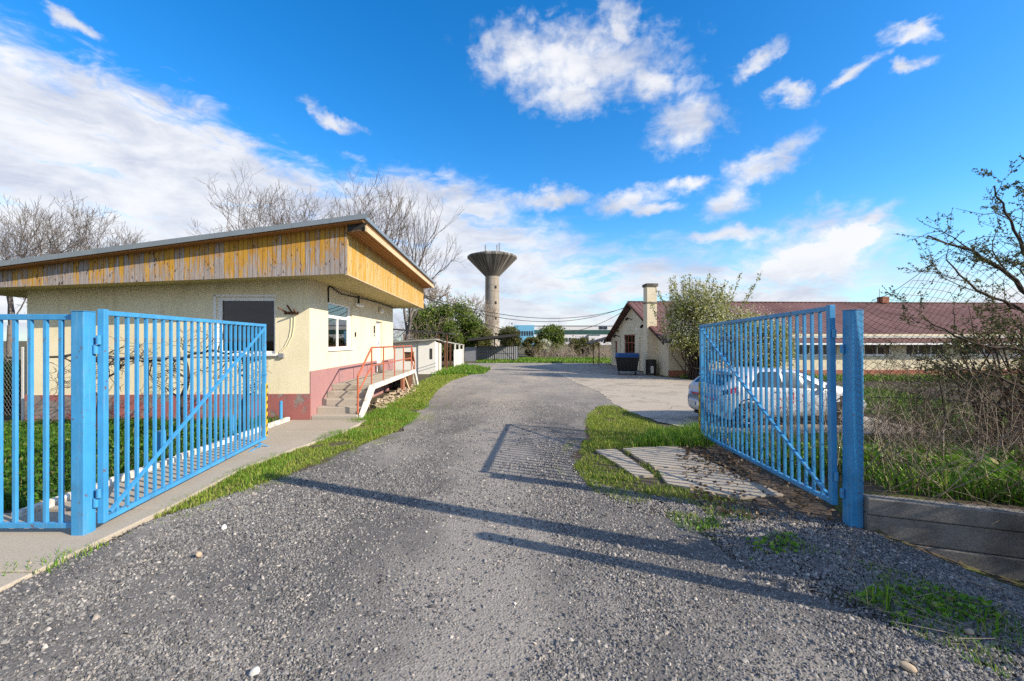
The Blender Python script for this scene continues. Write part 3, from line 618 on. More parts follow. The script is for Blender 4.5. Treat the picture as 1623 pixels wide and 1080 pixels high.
# ------------------------------------------------------------------ gatehouse
HL, HR = (-4.795, 10.11, 0), R(2.2)
house = thing('gatehouse', 'cream stucco gatehouse with a yellow boarded fascia and sloping metal roof', 'building', HL, HR)
hs_ = lambda x: 3.35+0.046*x
zr = lambda x: 4.62+0.1436*(x-1.55)
W_ = 6.42; D_ = 8.2
FW = (-2.16, -0.80, 1.59, 2.93)                # front window hole
SWN = (1.12, 3.02, 1.67, 2.94); SD = (5.62, 6.46, 0.735, 2.62)
MB().panel(-W_, 0, 0.0, 3.5, [FW], 0, 0.14).build('front_wall', M['stucco_rough'], house)
side = lambda v: (-v[1], v[0], v[2])
MB().panel(0, D_, 0.0, 3.5, [SWN, SD], 0, 0.16).build('side_wall', M['stucco_smooth'], house, swap=side)
MB().quad((-W_, 0, 0), (-W_, 0, 3.5), (-W_, D_, 3.5), (-W_, D_, 0)).build('end_wall', M['stucco_rough'], house)
MB().quad((-W_, D_, 0), (-W_, D_, 3.5), (0, D_, 3.5), (0, D_, 0)).build('back_wall', M['stucco_rough'], house)
MB().box(-W_+0.003, -0.35, 0.3, 7.9, 0.72, 0.75).build('floor_slab', M['interior'], house)
MB().box(-W_-0.02, 0.035, -0.04, -0.003, -0.1, 0.64).build('front_plinth', M['plinth_red'], house, bevel=.006)
MB().box(0.003, 0.030, -0.002, SD[0], -0.1, 1.17).build('side_plinth', M['plinth_pink'], house, bevel=.004)
MB().box(0.003, 0.030, SD[1], D_, -0.1, 1.13).build('side_plinth', M['plinth_pink'], house, bevel=.004)
# windows
w = thing('window', None, None); w.parent = house
MB().panel(FW[0], FW[1], FW[2], FW[3], [(FW[0]+.10, FW[1]-.05, FW[2]+.06, FW[3]-.09)], 0.05, 0.06).build('window_frame', M['white_frame'], w)
MB().box(FW[0]-.06, FW[0]-.002, -0.012, 0.02, FW[2]-.03, FW[3]+.05).box(FW[0]-.06, FW[1]+.03, -0.012, 0.02, FW[3]+.003, FW[3]+.052).build('window_trim', M['white_frame'], w)
MB().box(FW[0]+.09, FW[1]-.04, 0.09, 0.096, FW[2]+.05, FW[3]-.08).build('pane', M['dark_glass'], w)
MB().box(FW[0]-.05, FW[1]+.05, -0.07, 0.04, FW[2]-.055, FW[2]-.004).build('sill', M['white_frame'], w, bevel=.004)
w = thing('window', None, None); w.parent = house
a, b, c, e = SWN; wf = 0.055
holes = [(a+wf, b-wf-.18, c+.92, e-wf), (a+wf, (a+b-.18)/2-.035, c+wf, c+.84), ((a+b-.18)/2+.035, b-wf-.18, c+wf, c+.84)]
MB().panel(a, b, c, e, holes, -0.0, 0.05).build('window_frame', M['white_frame'], w, swap=lambda v: (-v[1]-.06, v[0], v[2]))
for h in holes: MB().box(h[0]-.01, h[1]+.01, .02, .026, h[2]-.01, h[3]+.01).build('pane', M['window_glass'], w, swap=lambda v: (-v[1]-.06, v[0], v[2]))
MB().box(a-.04, b+.04, -0.05, 0.05, c-.05, c-.004).build('sill', M['white_frame'], w, swap=side)
cu = MB()
for i in range(30):
    y0 = a+.02+(b-a-.04)*i/30; y1 = a+.02+(b-a-.04)*(i+1)/30; x0 = -.30-.03*(i % 2); x1 = -.30-.03*((i+1) % 2); cu.quad((x0, y0, c), (x1, y1, c), (x1, y1, c+.6), (x0, y0, c+.6))
cu.build('curtain', M['curtain'], w)
# door
dr = MB().box(SD[0]+.03, SD[1]-.03, 0.12, 0.155, SD[2], SD[3]-.03).build('door', M['door_paint'], house, swap=side)
MB().box(SD[1]-.13, SD[1]-.10, 0.09, 0.12, 1.72, 1.85).build('handle', M['galvanised'], dr, swap=side)
MB().box(SD[0]+.002, SD[0]+.03, 0.08, 0.16, SD[2], SD[3]-.002).box(SD[1]-.03, SD[1]-.002, 0.08, 0.16, SD[2], SD[3]-.002).box(SD[0]+.03, SD[1]-.03, 0.08, 0.16, SD[3]-.03, SD[3]-.002).build('door_frame', M['white_frame'], dr, swap=side)
# soffit, fascia boards, roof
XL, XR, YF, YB = -7.7, 1.10, -0.70, 9.25
sf = MB(); sf.add([(XL, YF, hs_(XL)), (XR, YF, hs_(XR)), (XR, YB, hs_(XR)), (XL, YB, hs_(XL)), (XL, YF, hs_(XL)+.08), (XR, YF, hs_(XR)+.08), (XR, YB, hs_(XR)+.08), (XL, YB, hs_(XL)+.08)],
       [(0, 3, 2, 1), (4, 5, 6, 7), (0, 1, 5, 4), (1, 2, 6, 5), (2, 3, 7, 6), (3, 0, 4, 7)]); sf.build('soffit', M['soffit'], house)
ff = thing('front_fascia', None, None); ff.parent = house
bk = MB(); bk.quad((XL, YF-.001, hs_(XL)+.01), (XR-.01, YF-.001, hs_(XR)+.01), (XR-.01, YF-.001, zr(XR)-.11), (XL, YF-.001, zr(XL)-.11)); bk.build('backing_board', M['interior'], ff)
x = XL
while x < XR+0.01:
    wd = random.uniform(0.095, 0.115); x1 = min(x+wd, XR+0.022)
    z0a, z0b = hs_(x)-.025, hs_(x1)-.025; za, zb = zr(x)-.105, zr(x1)-.105; y1 = -.003-random.uniform(0, .004); y0 = y1-.02; g = .005; L = x1-x-2*g; s0 = z0a
    if L > .02:
        vs = [(0, y0, 0), (L, y0, z0b-s0), (L, y1, z0b-s0), (0, y1, 0), (0, y0, za-s0), (L, y0, zb-s0), (L, y1, zb-s0), (0, y1, za-s0)]
        o = MB().add(vs, [(0, 3, 2, 1), (4, 5, 6, 7), (0, 1, 5, 4), (1, 2, 6, 5), (2, 3, 7, 6), (3, 0, 4, 7)]).build('plank', M['plank_front'], ff); o.location = (x+g, YF, s0)
    x = x1 if x1 > x else x+wd
    if x >= XR+0.021: break
fs = thing('side_fascia', None, None); fs.parent = house
MB().quad((XR-.001+.002, YF+.0, hs_(XR)+.01), (XR+.001, YB, hs_(XR)+.01), (XR+.001, YB, zr(XR)-.11), (XR+.001, YF, zr(XR)-.11)).build('backing_board', M['interior'], fs)
pm_ = MB().box(.003, .023, .0015, .1015, 0, zr(XR)-.105-hs_(XR)+.02).mesh('plank'); pm_.materials.append(M['plank_side'])
n = int((YB-YF)/.103)
for i in range(n+1):
    o = link('plank', pm_, fs); o.location = (XR+random.uniform(0, .003), YF+.0+.103*i, hs_(XR)-.02)
MB().box(XR-.02, XR+.03, YF-.02, YB+.02, hs_(XR)-.05, hs_(XR)-.024).build('drip_edge', M['pale_wood'], fs)
rf = thing('roof', None, None); rf.parent = house
RX0, RX1, RY0, RY1 = -8.0, 1.58, -0.98, 9.6
def slab(x0, x1, y0, y1, t0, t1):
    return MB().add([(x0, y0, zr(x0)-t0), (x1, y0, zr(x1)-t0), (x1, y1, zr(x1)-t0), (x0, y1, zr(x0)-t0), (x0, y0, zr(x0)-t1), (x1, y0, zr(x1)-t1), (x1, y1, zr(x1)-t1), (x0, y1, zr(x0)-t1)],
                    [(3, 2, 1, 0), (4, 5, 6, 7), (0, 1, 5, 4), (1, 2, 6, 5), (2, 3, 7, 6), (3, 0, 4, 7)][:])
slab(RX0, RX1, RY0, RY1, 0.085, 0.0).build('metal_sheet', M['roof_metal'], rf, bevel=.006)
slab(RX0+.03, RX1-.06, RY0+.04, RY1-.05, 0.125, 0.088).build('deck_boards', M['copper_wood'], rf)
for i in range(12):
    x0 = RX0+.05+i*.8
    slab(x0, x0+.795, RY0-.012, RY0-.002, .10, -.008).build('edge_trim', M['roof_metal'], rf)
for i in range(5): MB().box(XR+.026+i*.084, XR+.026+i*.084+.081, YF-.1, YB+.1, 4.275+.012*i, 4.29+.012*i).build('eave_board', M['copper_wood'], rf)
MB().box(XR+.45, XR+.48, YF-.14, YB+.12, 4.29, 4.42).build('edge_board', M['pale_wood'], rf)
MB().box(XR+.03, XR+.05, YF-.1, YB+.1, 4.29, 4.50).build('eave_beam', M['copper_wood'], rf)
MB().add([(XR+.05, YF-.10, 4.27), (XR+.47, YF-.10, 4.31), (XR+.47, YF-.10, zr(XR+.47)-.13), (XR+.05, YF-.10, zr(XR+.05)-.13)], [(0, 1, 2, 3)]).build('eave_end', M['dark_iron'], rf)
# fittings on the walls
def H(x, y, z): return (Matrix.Translation(HL) @ Matrix.Rotation(HR, 4, 'Z')) @ Vector((x, y, z))
t = thing('wall_bracket', 'rusty iron cable bracket on the front wall by the corner', 'bracket', HL, HR)
m = MB().bar((-.58, -.003, 2.55), (-.26, -.003, 2.55), .05, .06); m.bar((-.50, -.02, 2.55), (-.62, -.22, 2.66), .03, .03); m.bar((-.40, -.02, 2.56), (-.43, -.20, 2.72), .03, .03); m.bar((-.28, -.02, 2.52), (-.27, -.22, 2.62), .03, .03); m.build('bracket_arms', M['rusty_iron'], t)
pts_ = [(-.42, -.012, 2.52), (-.43, -.012, 2.2), (-.47, -.012, 1.98), (-.58, -.012, 1.75), (-.70, -.012, 1.62)]
for q, dx in enumerate((0, .07)): MB().path([(x+dx, y, z+dx*.3) for x, y, z in pts_], .008).build('cable', M['stucco_rough'], t)
t = thing('junction_box', 'small grey junction box on the front wall with a pipe to the window', 'box', HL, HR)
MB().box(-.70, -.58, -.06, -.002, 1.49, 1.60).build('cover', M['galvanised'], t, bevel=.008); MB().tube((-.64, -.05, 1.545), (-.95, -.05, 1.545), .012).build('pipe', M['galvanised'], t)
t = thing('security_camera', 'small security camera hanging under the soffit above the side window', 'camera', HL, HR)
MB().tube((.10, 3.30, 3.30), (.10, 3.30, 3.05), .035).build('mount', M['dark_iron'], t); MB().tube((.08, 3.1, 3.02), (.18, 3.5, 3.0), .045).build('body', M['white_frame'], t)
t = thing('wall_cable', 'black cable drooping along the side wall under the soffit', 'cable', HL, HR)
MB().path([(.02, 1.1, 2.90), (.02, 1.08, 3.28), (.03, 1.2, 3.34), (.03, 2.0, 3.22), (.03, 3.2, 3.26), (.03, 4.5, 3.30), (.03, 6.0, 3.31), (.03, 8.15, 3.30)], .018).build('strand', M['cable_black'], t)
t = thing('globe_lamp', 'round white lamp on the side wall above the door', 'lamp', HL, HR)
MB().lathe([(0.005, -.11), (.07, -.08), (.10, 0), (.07, .08), (.005, .11)], 14).build('globe', M['white_frame'], t, True, swap=lambda v: (v[0]+.10, v[1]+6.0, v[2]+3.02)); MB().box(0.002, .10, 5.97, 6.03, 3.12, 3.16).build('arm', M['galvanised'], t)
t = thing('number_plate', 'small dark notice plate on the side wall beside the door', 'sign', HL, HR)
for i, z in enumerate((2.31, 2.17, 2.05)): MB().box(.003, .012, 5.30, 5.47, z, z+(.13 if i < 2 else .09)).build('plate', M['dark_iron'] if i != 2 else M['galvanised'], t)
t = thing('doorbell', 'tiny black doorbell box on the side wall beside the window', 'doorbell', HL, HR); MB().box(.003, .03, 3.22, 3.30, 2.02, 2.16).build('box', M['black_plastic'], t)

# ------------------------------------------------------------------ entrance platform with two flights of steps
pf = thing('entrance_platform', 'raised concrete entrance platform with steps along the gatehouse side wall', 'platform', HL, HR)
XS = 1.12; sh = [.115, .265, .42, .575, .73]; tr = .32
for i in range(4): MB().box(.034, XS-.02+.012*i, tr*i, tr*(i+1)+.03, -.1 if i == 0 else sh[i]-.16, sh[i]).build('step', M['step_concrete'], pf, bevel=.012)
MB().box(.034, XS, tr*4, 6.95, .58, .73).build('deck', M['step_concrete'], pf, bevel=.012)
MB().prism_x([(tr*4-.02, .735), (tr*4-.02, .59), (.32, .02), (.10, .02), (.10, .12), (tr*4-.35, .735)], XS+.0, XS+.06).build('stringer', M['stringer'], pf, bevel=.006)
MB().box(XS+.0, XS+.062, tr*4-.018, 6.98, .60, .738).build('edge_beam', M['stringer'], pf, bevel=.006)
MB().prism_x([(6.985, .73), (6.985, .58), (7.55, .0), (7.75, .0), (7.75, .1), (7.1, .73)], XS+.0, XS+.06).build('stringer', M['stringer'], pf, bevel=.006)
for i in range(4): MB().box(.034, XS-.01, 6.96+.2*i, 7.2+.2*i, .3-.15*i if i < 2 else -.1, .60-.15*i).build('step', M['step_concrete'], pf, bevel=.01)
MB().box(XS-.12, XS-.03, 5.15, 5.45, -.1, .58).build('brick_pier', M['brick'], pf); MB().bar((XS-.06, 5.5, .56), (XS+.02, 5.9, .05), .07, .07).build('prop', M['pale_wood'], pf)
MB().quad((XS-.04, 5.95, .0), (XS-.04, 6.93, .0), (XS-.04, 6.93, .58), (XS-.04, 5.95, .58)).build('rust_plate', M['rusty_iron'], pf)
MB().quad((.3, 1.3, -.05), (.3, 6.9, -.05), (.3, 6.9, .58), (.3, 1.3, .58)).build('back_panel', M['plinth_pink'], pf)
rl = thing('handrail', 'rust red steel handrail along the entrance steps and platform', 'railing', HL, HR)
xr_ = XS-.05
ry = [tr*4+.05, 2.55, 3.95, 5.3, 6.75]; zt = 1.71; zm = 1.22
rp = MB().tube((0, 0, 0), (0, 0, .98), .021, n=8).mesh('post'); rp.materials.append(M['rail_paint'])
for y in ry: o = link('post', rp, rl); o.location = (xr_, y, .73)
MB().tube((xr_, .18, .1), (xr_, .18, 1.03), .024, n=8).build('newel', M['rail_paint'], rl)
MB().tube((xr_, 7.45, .02), (xr_, 7.45, 1.0), .022, n=8).build('newel', M['rail_paint'], rl)
MB().path([(xr_, .18, 1.03), (xr_, ry[0], zt), (xr_, ry[-1], zt-.02), (xr_, 7.45, 1.0)], .024, 8).build('top_rail', M['rail_paint'], rl)
MB().path([(xr_, .20, .62), (xr_, ry[0], zm), (xr_, ry[-1], zm-.01), (xr_, 7.45, .55)], .02, 8).build('middle_rail', M['rail_paint'], rl)
bk_ = thing('metal_bucket', 'galvanised bucket standing on the platform by the door', 'bucket', tuple(H(.22, 5.45, .73)))
MB().lathe([(.0, .0), (.105, .0), (.13, .33), (.135, .34), (.125, .34), (.10, .02)], 18).build('body', M['galvanised'], bk_, True)
rb = MB(); r2 = np.random.default_rng(4)
for i in range(260):
    yy = r2.uniform(1.6, 6.9); xx = XS+r2.normal(-.05, .16); s = r2.uniform(.025, .08); hgt = max(0, .20-abs(xx-XS+.1)*.5)*r2.random()
    rb.cbox((xx, yy, hgt), (s*1.5, s, s*.7), Matrix.Rotation(r2.uniform(0, 6), 3, 'Z') @ Matrix.Rotation(r2.uniform(-.6, .6), 3, 'X'))
o = rb.build('rubble', M['stone_tan']); o.location = HL; o.rotation_euler = (0, 0, HR); tag(o, 'brick rubble spilling out below the entrance platform', 'rubble', kind='stuff')
# ------------------------------------------------------------------ long low building with the gable and chimney
GB = thing('long_building', 'long low cream building with dark red roof and gable end', 'building', (8.26, 22.5, 0), R(2.6))
GW, GLN = 10.9, 27.0; eh, rh = 2.02, 4.42
ysl = [(.9+i*3.05, .9+i*3.05+2.2) for i in range(8)]
holes = [(a, b, 1.12, 1.80) for a, b in ysl]
MB().panel(0, GLN, 0.0, 2.25, holes, 0, .14).build('front_wall', M['stucco_smooth'], GB)
MB().box(-.02, GLN, -.03, -.003, -.1, .32).build('plinth', M['plinth_far'], GB)
for a, b in ysl:
    w = thing('window', None, None); w.parent = GB
    f = MB()
    for i in range(4): f.box(a+(b-a-.05)*i/3, a+(b-a-.05)*i/3+.05, .06, .10, 1.12, 1.80)
    f.box(a+.05, b-.05, .06, .10, 1.12, 1.165).box(a+.05, b-.05, .06, .10, 1.755, 1.80); f.build('window_frame', M['white_frame'], w)
    MB().box(a-.05, b+.05, -.06, .05, 1.06, 1.115).build('sill', M['white_frame'], w)
    for i in range(3):
        x0 = a+(b-a-.05)*i/3+.05; x1 = a+(b-a-.05)*(i+1)/3; MB().box(x0, x1, .075, .08, 1.166, 1.754).build('pane', M['dark_glass'], w)
gab = [(0, 0), (GW, 0), (GW, eh), (GW/2, rh-.08), (0, eh)]
DRH = (5.35, 7.55); 
gd = lambda v: (v[1], v[0], v[2])
g = MB(); g.panel(0, GW, 0, eh, [(DRH[0], DRH[1], 0, eh-.001), (9.3, 9.95, .9, 1.86)], 0, .14); g.v = [gd(v) for v in g.v]
g.build('gable_wall', M['stucco_smooth'], GB)
MB().add([(0, 0, eh), (0, DRH[0], eh), (0, DRH[0], 2.30), (0, DRH[1], 2.30), (0, DRH[1], eh), (0, GW, eh), (0, GW/2, rh-.08)], [(0, 1, 2, 3, 4, 5, 6)]).build('gable_top', M['stucco_smooth'], GB)
for y in (1.5, 2.75, 4.35, 8.4): MB().box(-.06, -.003, y, y+.32, 0, eh+.15*(1-abs(y-5.4)/5.4)).build('pilaster', M['stucco_smooth'], GB)
dd = thing('door', None, None); dd.parent = GB
MB().box(.08, .12, DRH[0]+.02, DRH[1]-.02, 0, .95).build('door_leaf', M['red_door'], dd)
f = MB()
for y in (DRH[0], DRH[0]+.7, DRH[0]+1.43, DRH[1]-.09): f.box(.05, .12, y+.004, y+.085, .95, 2.29)
for z in (.951, 1.72, 2.2): f.box(.045, .125, DRH[0]+.002, DRH[1]-.002, z, z+.07)
f.build('door_frame', M['red_door'], dd); MB().box(.09, .095, DRH[0]+.05, DRH[1]-.05, 1.02, 2.2).build('pane', M['dark_glass'], dd)
MB().box(.09, .10, 9.3, 9.95, .9, 1.86).build('side_door', M['red_door'], GB)
ov = .55; gov = .45
def roofslope(y0, z0, y1, z1, nm):
    m = MB(); nx = 90; xs_ = np.linspace(-gov, GLN, nx*2+1); vs = []; fsx = []
    for i, x in enumerate(xs_):
        o_ = .03 if i % 2 else 0.0
        vs += [(x, y0, z0+o_), (x, y1, z1+o_)]
    for i in range(len(xs_)-1): fsx.append((2*i, 2*i+2, 2*i+3, 2*i+1))
    m.add(vs, fsx); return m.build(nm, M['roof_red'], GB)
sl = (rh-eh)/(GW/2)
roofslope(-ov, eh-ov*sl, GW/2, rh, 'roof_front'); roofslope(GW+ov, eh-ov*sl, GW/2, rh, 'roof_back')
m = MB()
for s_ in (0, 1):
    y0 = -ov if s_ == 0 else GW+ov
    m.bar((-gov+.02, y0, eh-ov*sl-.08), (-gov+.02, GW/2, rh-.06), .04, .16, (1, 0, 0))
m.build('barge_board', M['rusty_iron'], GB)
MB().quad((-gov, -ov, eh-ov*sl-.03), (GLN, -ov, eh-ov*sl-.03), (GLN, 0, eh-.03), (-gov, 0, eh-.03)).build('eave_lining', M['pale_wood'], GB)
MB().box(-gov, GLN, -ov-.10, -ov-.01, eh-ov*sl-.10, eh-ov*sl-.01).build('gutter', M['white_frame'], GB)
MB().box(6, GLN, -.15, -.10, eh-.15*sl+.10, eh-.1*sl+.16).build('snow_guard', M['galvanised'], GB)
MB().box(-gov, GLN, GW/2-.1, GW/2+.1, rh+.02, rh+.06).build('ridge_cap', M['roof_red'], GB)
for y in (2.0, 9.0): MB().bar((-gov, y, eh+.6 if y < 5 else eh+.6), (-.002, y, eh+.6), .12, .12).build('purlin', M['rusty_iron'], GB)
ch = MB().box(-.58, -.02, 1.55, 2.15, 0, 4.95).build('chimney', M['stucco_smooth'], GB)
MB().box(-.64, .04, 1.49, 2.21, 4.952, 5.12).build('cap', M['wall_concrete'], ch, bevel=.02); MB().box(-.61, .01, 1.52, 2.18, 4.0, 4.08).build('band', M['wall_concrete'], ch)
for y, z in ((5.9, 3.3), (3.1, 2.72), (8.7, 2.2)): m = MB().bar((-.02, y, z), (-.30, y, z+.08), .06, .06); m.tube((-.30, y, z+.1), (-.42, y-.12, z-.02), .06, .09); m.build('floodlight', M['dark_iron'], GB)
MB().box(-.03, -.003, 4.9, 5.1, 2.5, 2.75).build('notice_plate', M['white_frame'], GB)
c2 = MB().box(16.75, 17.2, GW/2-.22, GW/2+.22, rh, rh+.42).build('roof_stack', M['brick'], GB); MB().tube((16.72, GW/2, rh), (16.72, GW/2, rh+.95), .012).build('aerial', M['dark_iron'], GB)
# lean-to canopy behind the gable
t = thing('lean_to', 'small dark lean-to canopy on thin posts beyond the gable wall', 'canopy', (7.5, 34.0, 0))
MB().add([(-1.35, -.6, 1.62), (.4, -.6, 2.15), (.4, 2, 2.15), (-1.35, 2, 1.62), (-1.35, -.6, 1.69), (.4, -.6, 2.22), (.4, 2, 2.22), (-1.35, 2, 1.69)], [(0, 3, 2, 1), (4, 5, 6, 7), (0, 1, 5, 4), (1, 2, 6, 5), (2, 3, 7, 6), (3, 0, 4, 7)]).build('roof', M['dark_roof'], t)
for x in (-1.1, -.65): MB().tube((x, -.4, 0), (x, -.4, 1.72), .04).build('post', M['rusty_iron'], t)
MB().bar((-1.1, -.4, 1.35), (-.6, -.4, 1.7), .04, .04).build('brace', M['rusty_iron'], t)
# wheeled bin and barrel
t = thing('waste_bin', 'black wheeled waste container with a domed blue lid', 'waste container', (6.45, 23.9, 0), R(-14))
m = MB(); m.add([(-.52, -.34, .20), (.52, -.34, .20), (.52, .34, .20), (-.52, .34, .20), (-.62, -.42, .92), (.62, -.42, .92), (.62, .42, .92), (-.62, .42, .92)], [(0, 3, 2, 1), (4, 5, 6, 7), (0, 1, 5, 4), (1, 2, 6, 5), (2, 3, 7, 6), (3, 0, 4, 7)])
m.build('body', M['black_plastic'], t, bevel=.03)
MB().box(-.66, .66, -.46, .46, .90, .965).build('rim', M['black_plastic'], t, bevel=.015)
prof = [(-.45, .967)]+[(-.45*math.cos(a_), .967+.24*math.sin(a_)) for a_ in np.linspace(.15, math.pi-.15, 10)]+[(.45, .967)]
MB().prism_x(prof, -.64, .64).build('lid', M['blue_plastic'], t)
for x in (-.45, .45):
    for y in (-.28, .28):
        wl = MB().tube((x-.03, y, .09), (x+.03, y, .09), .09, n=14).build('wheel', M['tyre'], t); MB().bar((x, y, .1), (x, y, .21), .05, .04).build('fork', M['galvanised'], wl)
for x in (-.66, .64): MB().tube((x, -.1, .8), (x, .1, .8), .03).build('handle', M['black_plastic'], t)
for x in (-.35, 0, .35): MB().box(x-.03, x+.03, -.43, -.37, .25, .88).build('rib', M['black_plastic'], t)
t = thing('oil_drum', 'dented dark oil drum standing at the foot of the chimney', 'drum', (7.72, 23.7, 0))
MB().lathe([(0, 0), (.28, 0), (.29, .02), (.28, .05), (.28, .28), (.295, .3), (.28, .32), (.28, .56), (.295, .58), (.28, .6), (.28, .82), (.29, .84), (.26, .84), (.26, .78), (0, .78)], 22).build('shell', M['dark_iron'], t, True)
MB().box(-.11, .05, -.292, -.282, .1, .5).build('peeled_label', M['stone_white'], t)

# ------------------------------------------------------------------ water tower and factory
t = thing('water_tower', 'tall concrete water tower with a wide funnel bowl', 'water tower', (-6.4, 138, 0))
MB().lathe([(2.45, -1), (2.30, 14), (2.25, 22.6)], 40).build('shaft', M['tower_shaft'], t, True)
MB().lathe([(2.3, 22.55), (2.5, 22.8), (8.0, 28.4), (8.05, 28.8), (7.8, 29.1), (5, 29.9), (0.01, 30.4)], 48).build('bowl', M['tower_bowl'], t)
for x, h in ((-2.2, 2.6), (1.5, 2.6), (2.3, 3.2)):
    m = MB().tube((x, 0, 29.9), (x, 0, 30.4+h), .09); m.box(x-.22, x+.22, -.25, .0, 30.9, 30.2+h); m.build('antenna_mast', M['galvanised'], t)
m = MB()
for i in range(13): a_ = i/12*math.pi*2; m.tube((3.2*math.cos(a_), 3.2*math.sin(a_), 30.1), (3.2*math.cos(a_), 3.2*math.sin(a_), 31.0), .05, n=5)
m.build('roof_railing', M['galvanised'], t)
for z in (4, 9, 14, 19):
    for a_ in (-1.0, -2.2): MB().cbox((2.32*math.cos(a_), 2.32*math.sin(a_), z), (.5, .5, .8)).build('vent', M['interior'], t)
fc = thing('factory_hall', 'distant white factory hall with green window band and blue block', 'factory', (1.0, 180, 0))
MB().box(0, 8.4, 0, 30, -.5, 8.4).build('blue_block', M['factory_blue'], fc)
MB().box(8.42, 60, 2, 30, -.5, 8.1).build('white_hall', M['factory_white'], fc)
MB().box(8.5, 56, 1.9, 1.99, 4.55, 6.4).build('green_band', M['factory_green'], fc)
for i in range(7): MB().box(.9+i*1.05, 1.6+i*1.05, -.06, -.01, 3.9, 5.9).build('window', M['factory_glass'], fc)
for i in range(26): MB().box(17+i*1.25, 17.8+i*1.25, 1.88, 1.98, 1.3, 2.9).build('window', M['factory_glass'], fc)
for x in (14.2, 36.2): MB().box(x, x+1.5, 1.85, 1.98, 6.7, 7.9).box(x+1.8, x+3.4, 1.85, 1.98, 6.7, 7.9).build('window', M['factory_glass'], fc)
MB().box(31.5, 36, .5, 1.98, 1.4, 4.0).build('loading_dock', M['factory_white'], fc); MB().box(31.2, 36.3, .4, 1.98, 4.02, 4.35).build('dock_canopy', M['factory_green'], fc)
MB().box(42.5, 46, 1.5, 1.98, .2, 5.9).build('blue_door', M['factory_blue'], fc); MB().box(8.42, 60, 1.8, 30.2, 8.11, 8.3).build('parapet', M['galvanised'], fc)
# ------------------------------------------------------------------ sheds on the left of the yard
t = thing('white_shed', 'small whitewashed shed with a crooked flat roof beyond the platform', 'shed', (-4.35, 24.2, 0), R(3))
MB().panel(-4.6, 0, 0, 1.82, [(-1.75, -1.2, .72, 1.25)], 0, .1).build('front_wall', M['white_render'], t)
MB().quad((0, 0, 0), (0, 3, 0), (0, 3, 1.7), (0, 0, 1.82)).build('side_wall', M['white_render'], t)
MB().box(-.95, 0.03, -.06, -.003, 0, 1.90).build('corner_pier', M['white_render'], t)
MB().box(-1.75, -1.2, .08, .11, .72, 1.25).build('shutter', M['rusty_iron'], t); MB().box(-.3, -.16, -.075, -.061, .85, 1.45).build('slit_window', M['interior'], t)
MB().add([(-4.8, -.3, 1.62), (.1, -.3, 1.93), (.1, 3.2, 1.85), (-4.8, 3.2, 1.6), (-4.8, -.3, 1.70), (.1, -.3, 2.01), (.1, 3.2, 1.93), (-4.8, 3.2, 1.68)], [(0, 3, 2, 1), (4, 5, 6, 7), (0, 1, 5, 4), (1, 2, 6, 5), (2, 3, 7, 6), (3, 0, 4, 7)]).build('roof', M['asbestos'], t)
t = thing('open_shed', 'open fronted shed with a sloping pale roof beside the white shed', 'shed', (-4.3, 27.3, 0), R(0))
MB().add([(0, -.3, 1.80), (.55, 6.3, 1.5), (-2.2, 6.6, 1.55), (-2.4, .3, 1.9), (0, -.3, 1.88), (.55, 6.3, 1.58), (-2.2, 6.6, 1.63), (-2.4, .3, 1.98)], [(0, 3, 2, 1), (4, 5, 6, 7), (0, 1, 5, 4), (1, 2, 6, 5), (2, 3, 7, 6), (3, 0, 4, 7)]).build('roof', M['asbestos'], t)
for i in range(5): q = i/4; MB().bar((.0+.5*q, .1+5.9*q, 0), (.0+.5*q, .1+5.9*q, 1.8-.3*q), .1, .1).build('post', M['white_render'] if i > 1 else M['rusty_iron'], t)
m = MB()
for i in range(9): q = .45+i*.06; m.box(.5*q-.02, .5*q+.01, .3+5.6*q-.13, .3+5.6*q+.13, 0, 1.25)
m.build('board_infill', M['white_render'], t); MB().quad((-2.1, .5, 0), (-1.9, 6.4, 0), (-1.9, 6.4, 1.5), (-2.1, .5, 1.8)).build('back_wall', M['asbestos'], t)
t = thing('flat_canopy', 'thin flat dark canopy on rusty posts above the white shed', 'canopy', (-4.6, 25.6, 0))
MB().add([(-3.6, 0, 2.62), (.85, 0, 2.28), (.85, 3, 2.28), (-3.6, 3, 2.62), (-3.6, 0, 2.70), (.85, 0, 2.36), (.85, 3, 2.36), (-3.6, 3, 2.70)], [(0, 3, 2, 1), (4, 5, 6, 7), (0, 1, 5, 4), (1, 2, 6, 5), (2, 3, 7, 6), (3, 0, 4, 7)]).build('roof', M['dark_roof'], t)
for x, y in ((.18, .1), (.68, .15), (-1.9, .1), (-3.4, .1)): MB().tube((x, y, 0), (x, y, 2.3), .045).build('post', M['rusty_iron'], t)
m = MB()
for i in range(9): x0 = -3.5+i*.42; m.bar((x0, .1, 2.1), (x0+.42, .1, 2.5 if i % 2 else 2.1), .03, .03)
m.build('truss', M['dark_iron'], t)
t = thing('steel_carport', 'dark steel carport with grey corrugated panels at the yard end', 'carport', (-3.9, 39.0, 0))
MB().add([(-.1, -.8, 1.86), (4.3, -.8, 2.28), (4.3, 4, 2.2), (-.1, 4, 1.8), (-.1, -.8, 2.08), (4.3, -.8, 2.50), (4.3, 4, 2.34), (-.1, 4, 1.94)], [(0, 3, 2, 1), (4, 5, 6, 7), (0, 1, 5, 4), (1, 2, 6, 5), (2, 3, 7, 6), (3, 0, 4, 7)]).build('roof', M['dark_roof'], t)
MB().add([(4.3, -.8, 2.28), (4.8, -.6, 2.1), (4.8, 4, 2.05), (4.3, 4, 2.2)], [(0, 1, 2, 3)]).build('roof_flap', M['dark_roof'], t)
m = MB()
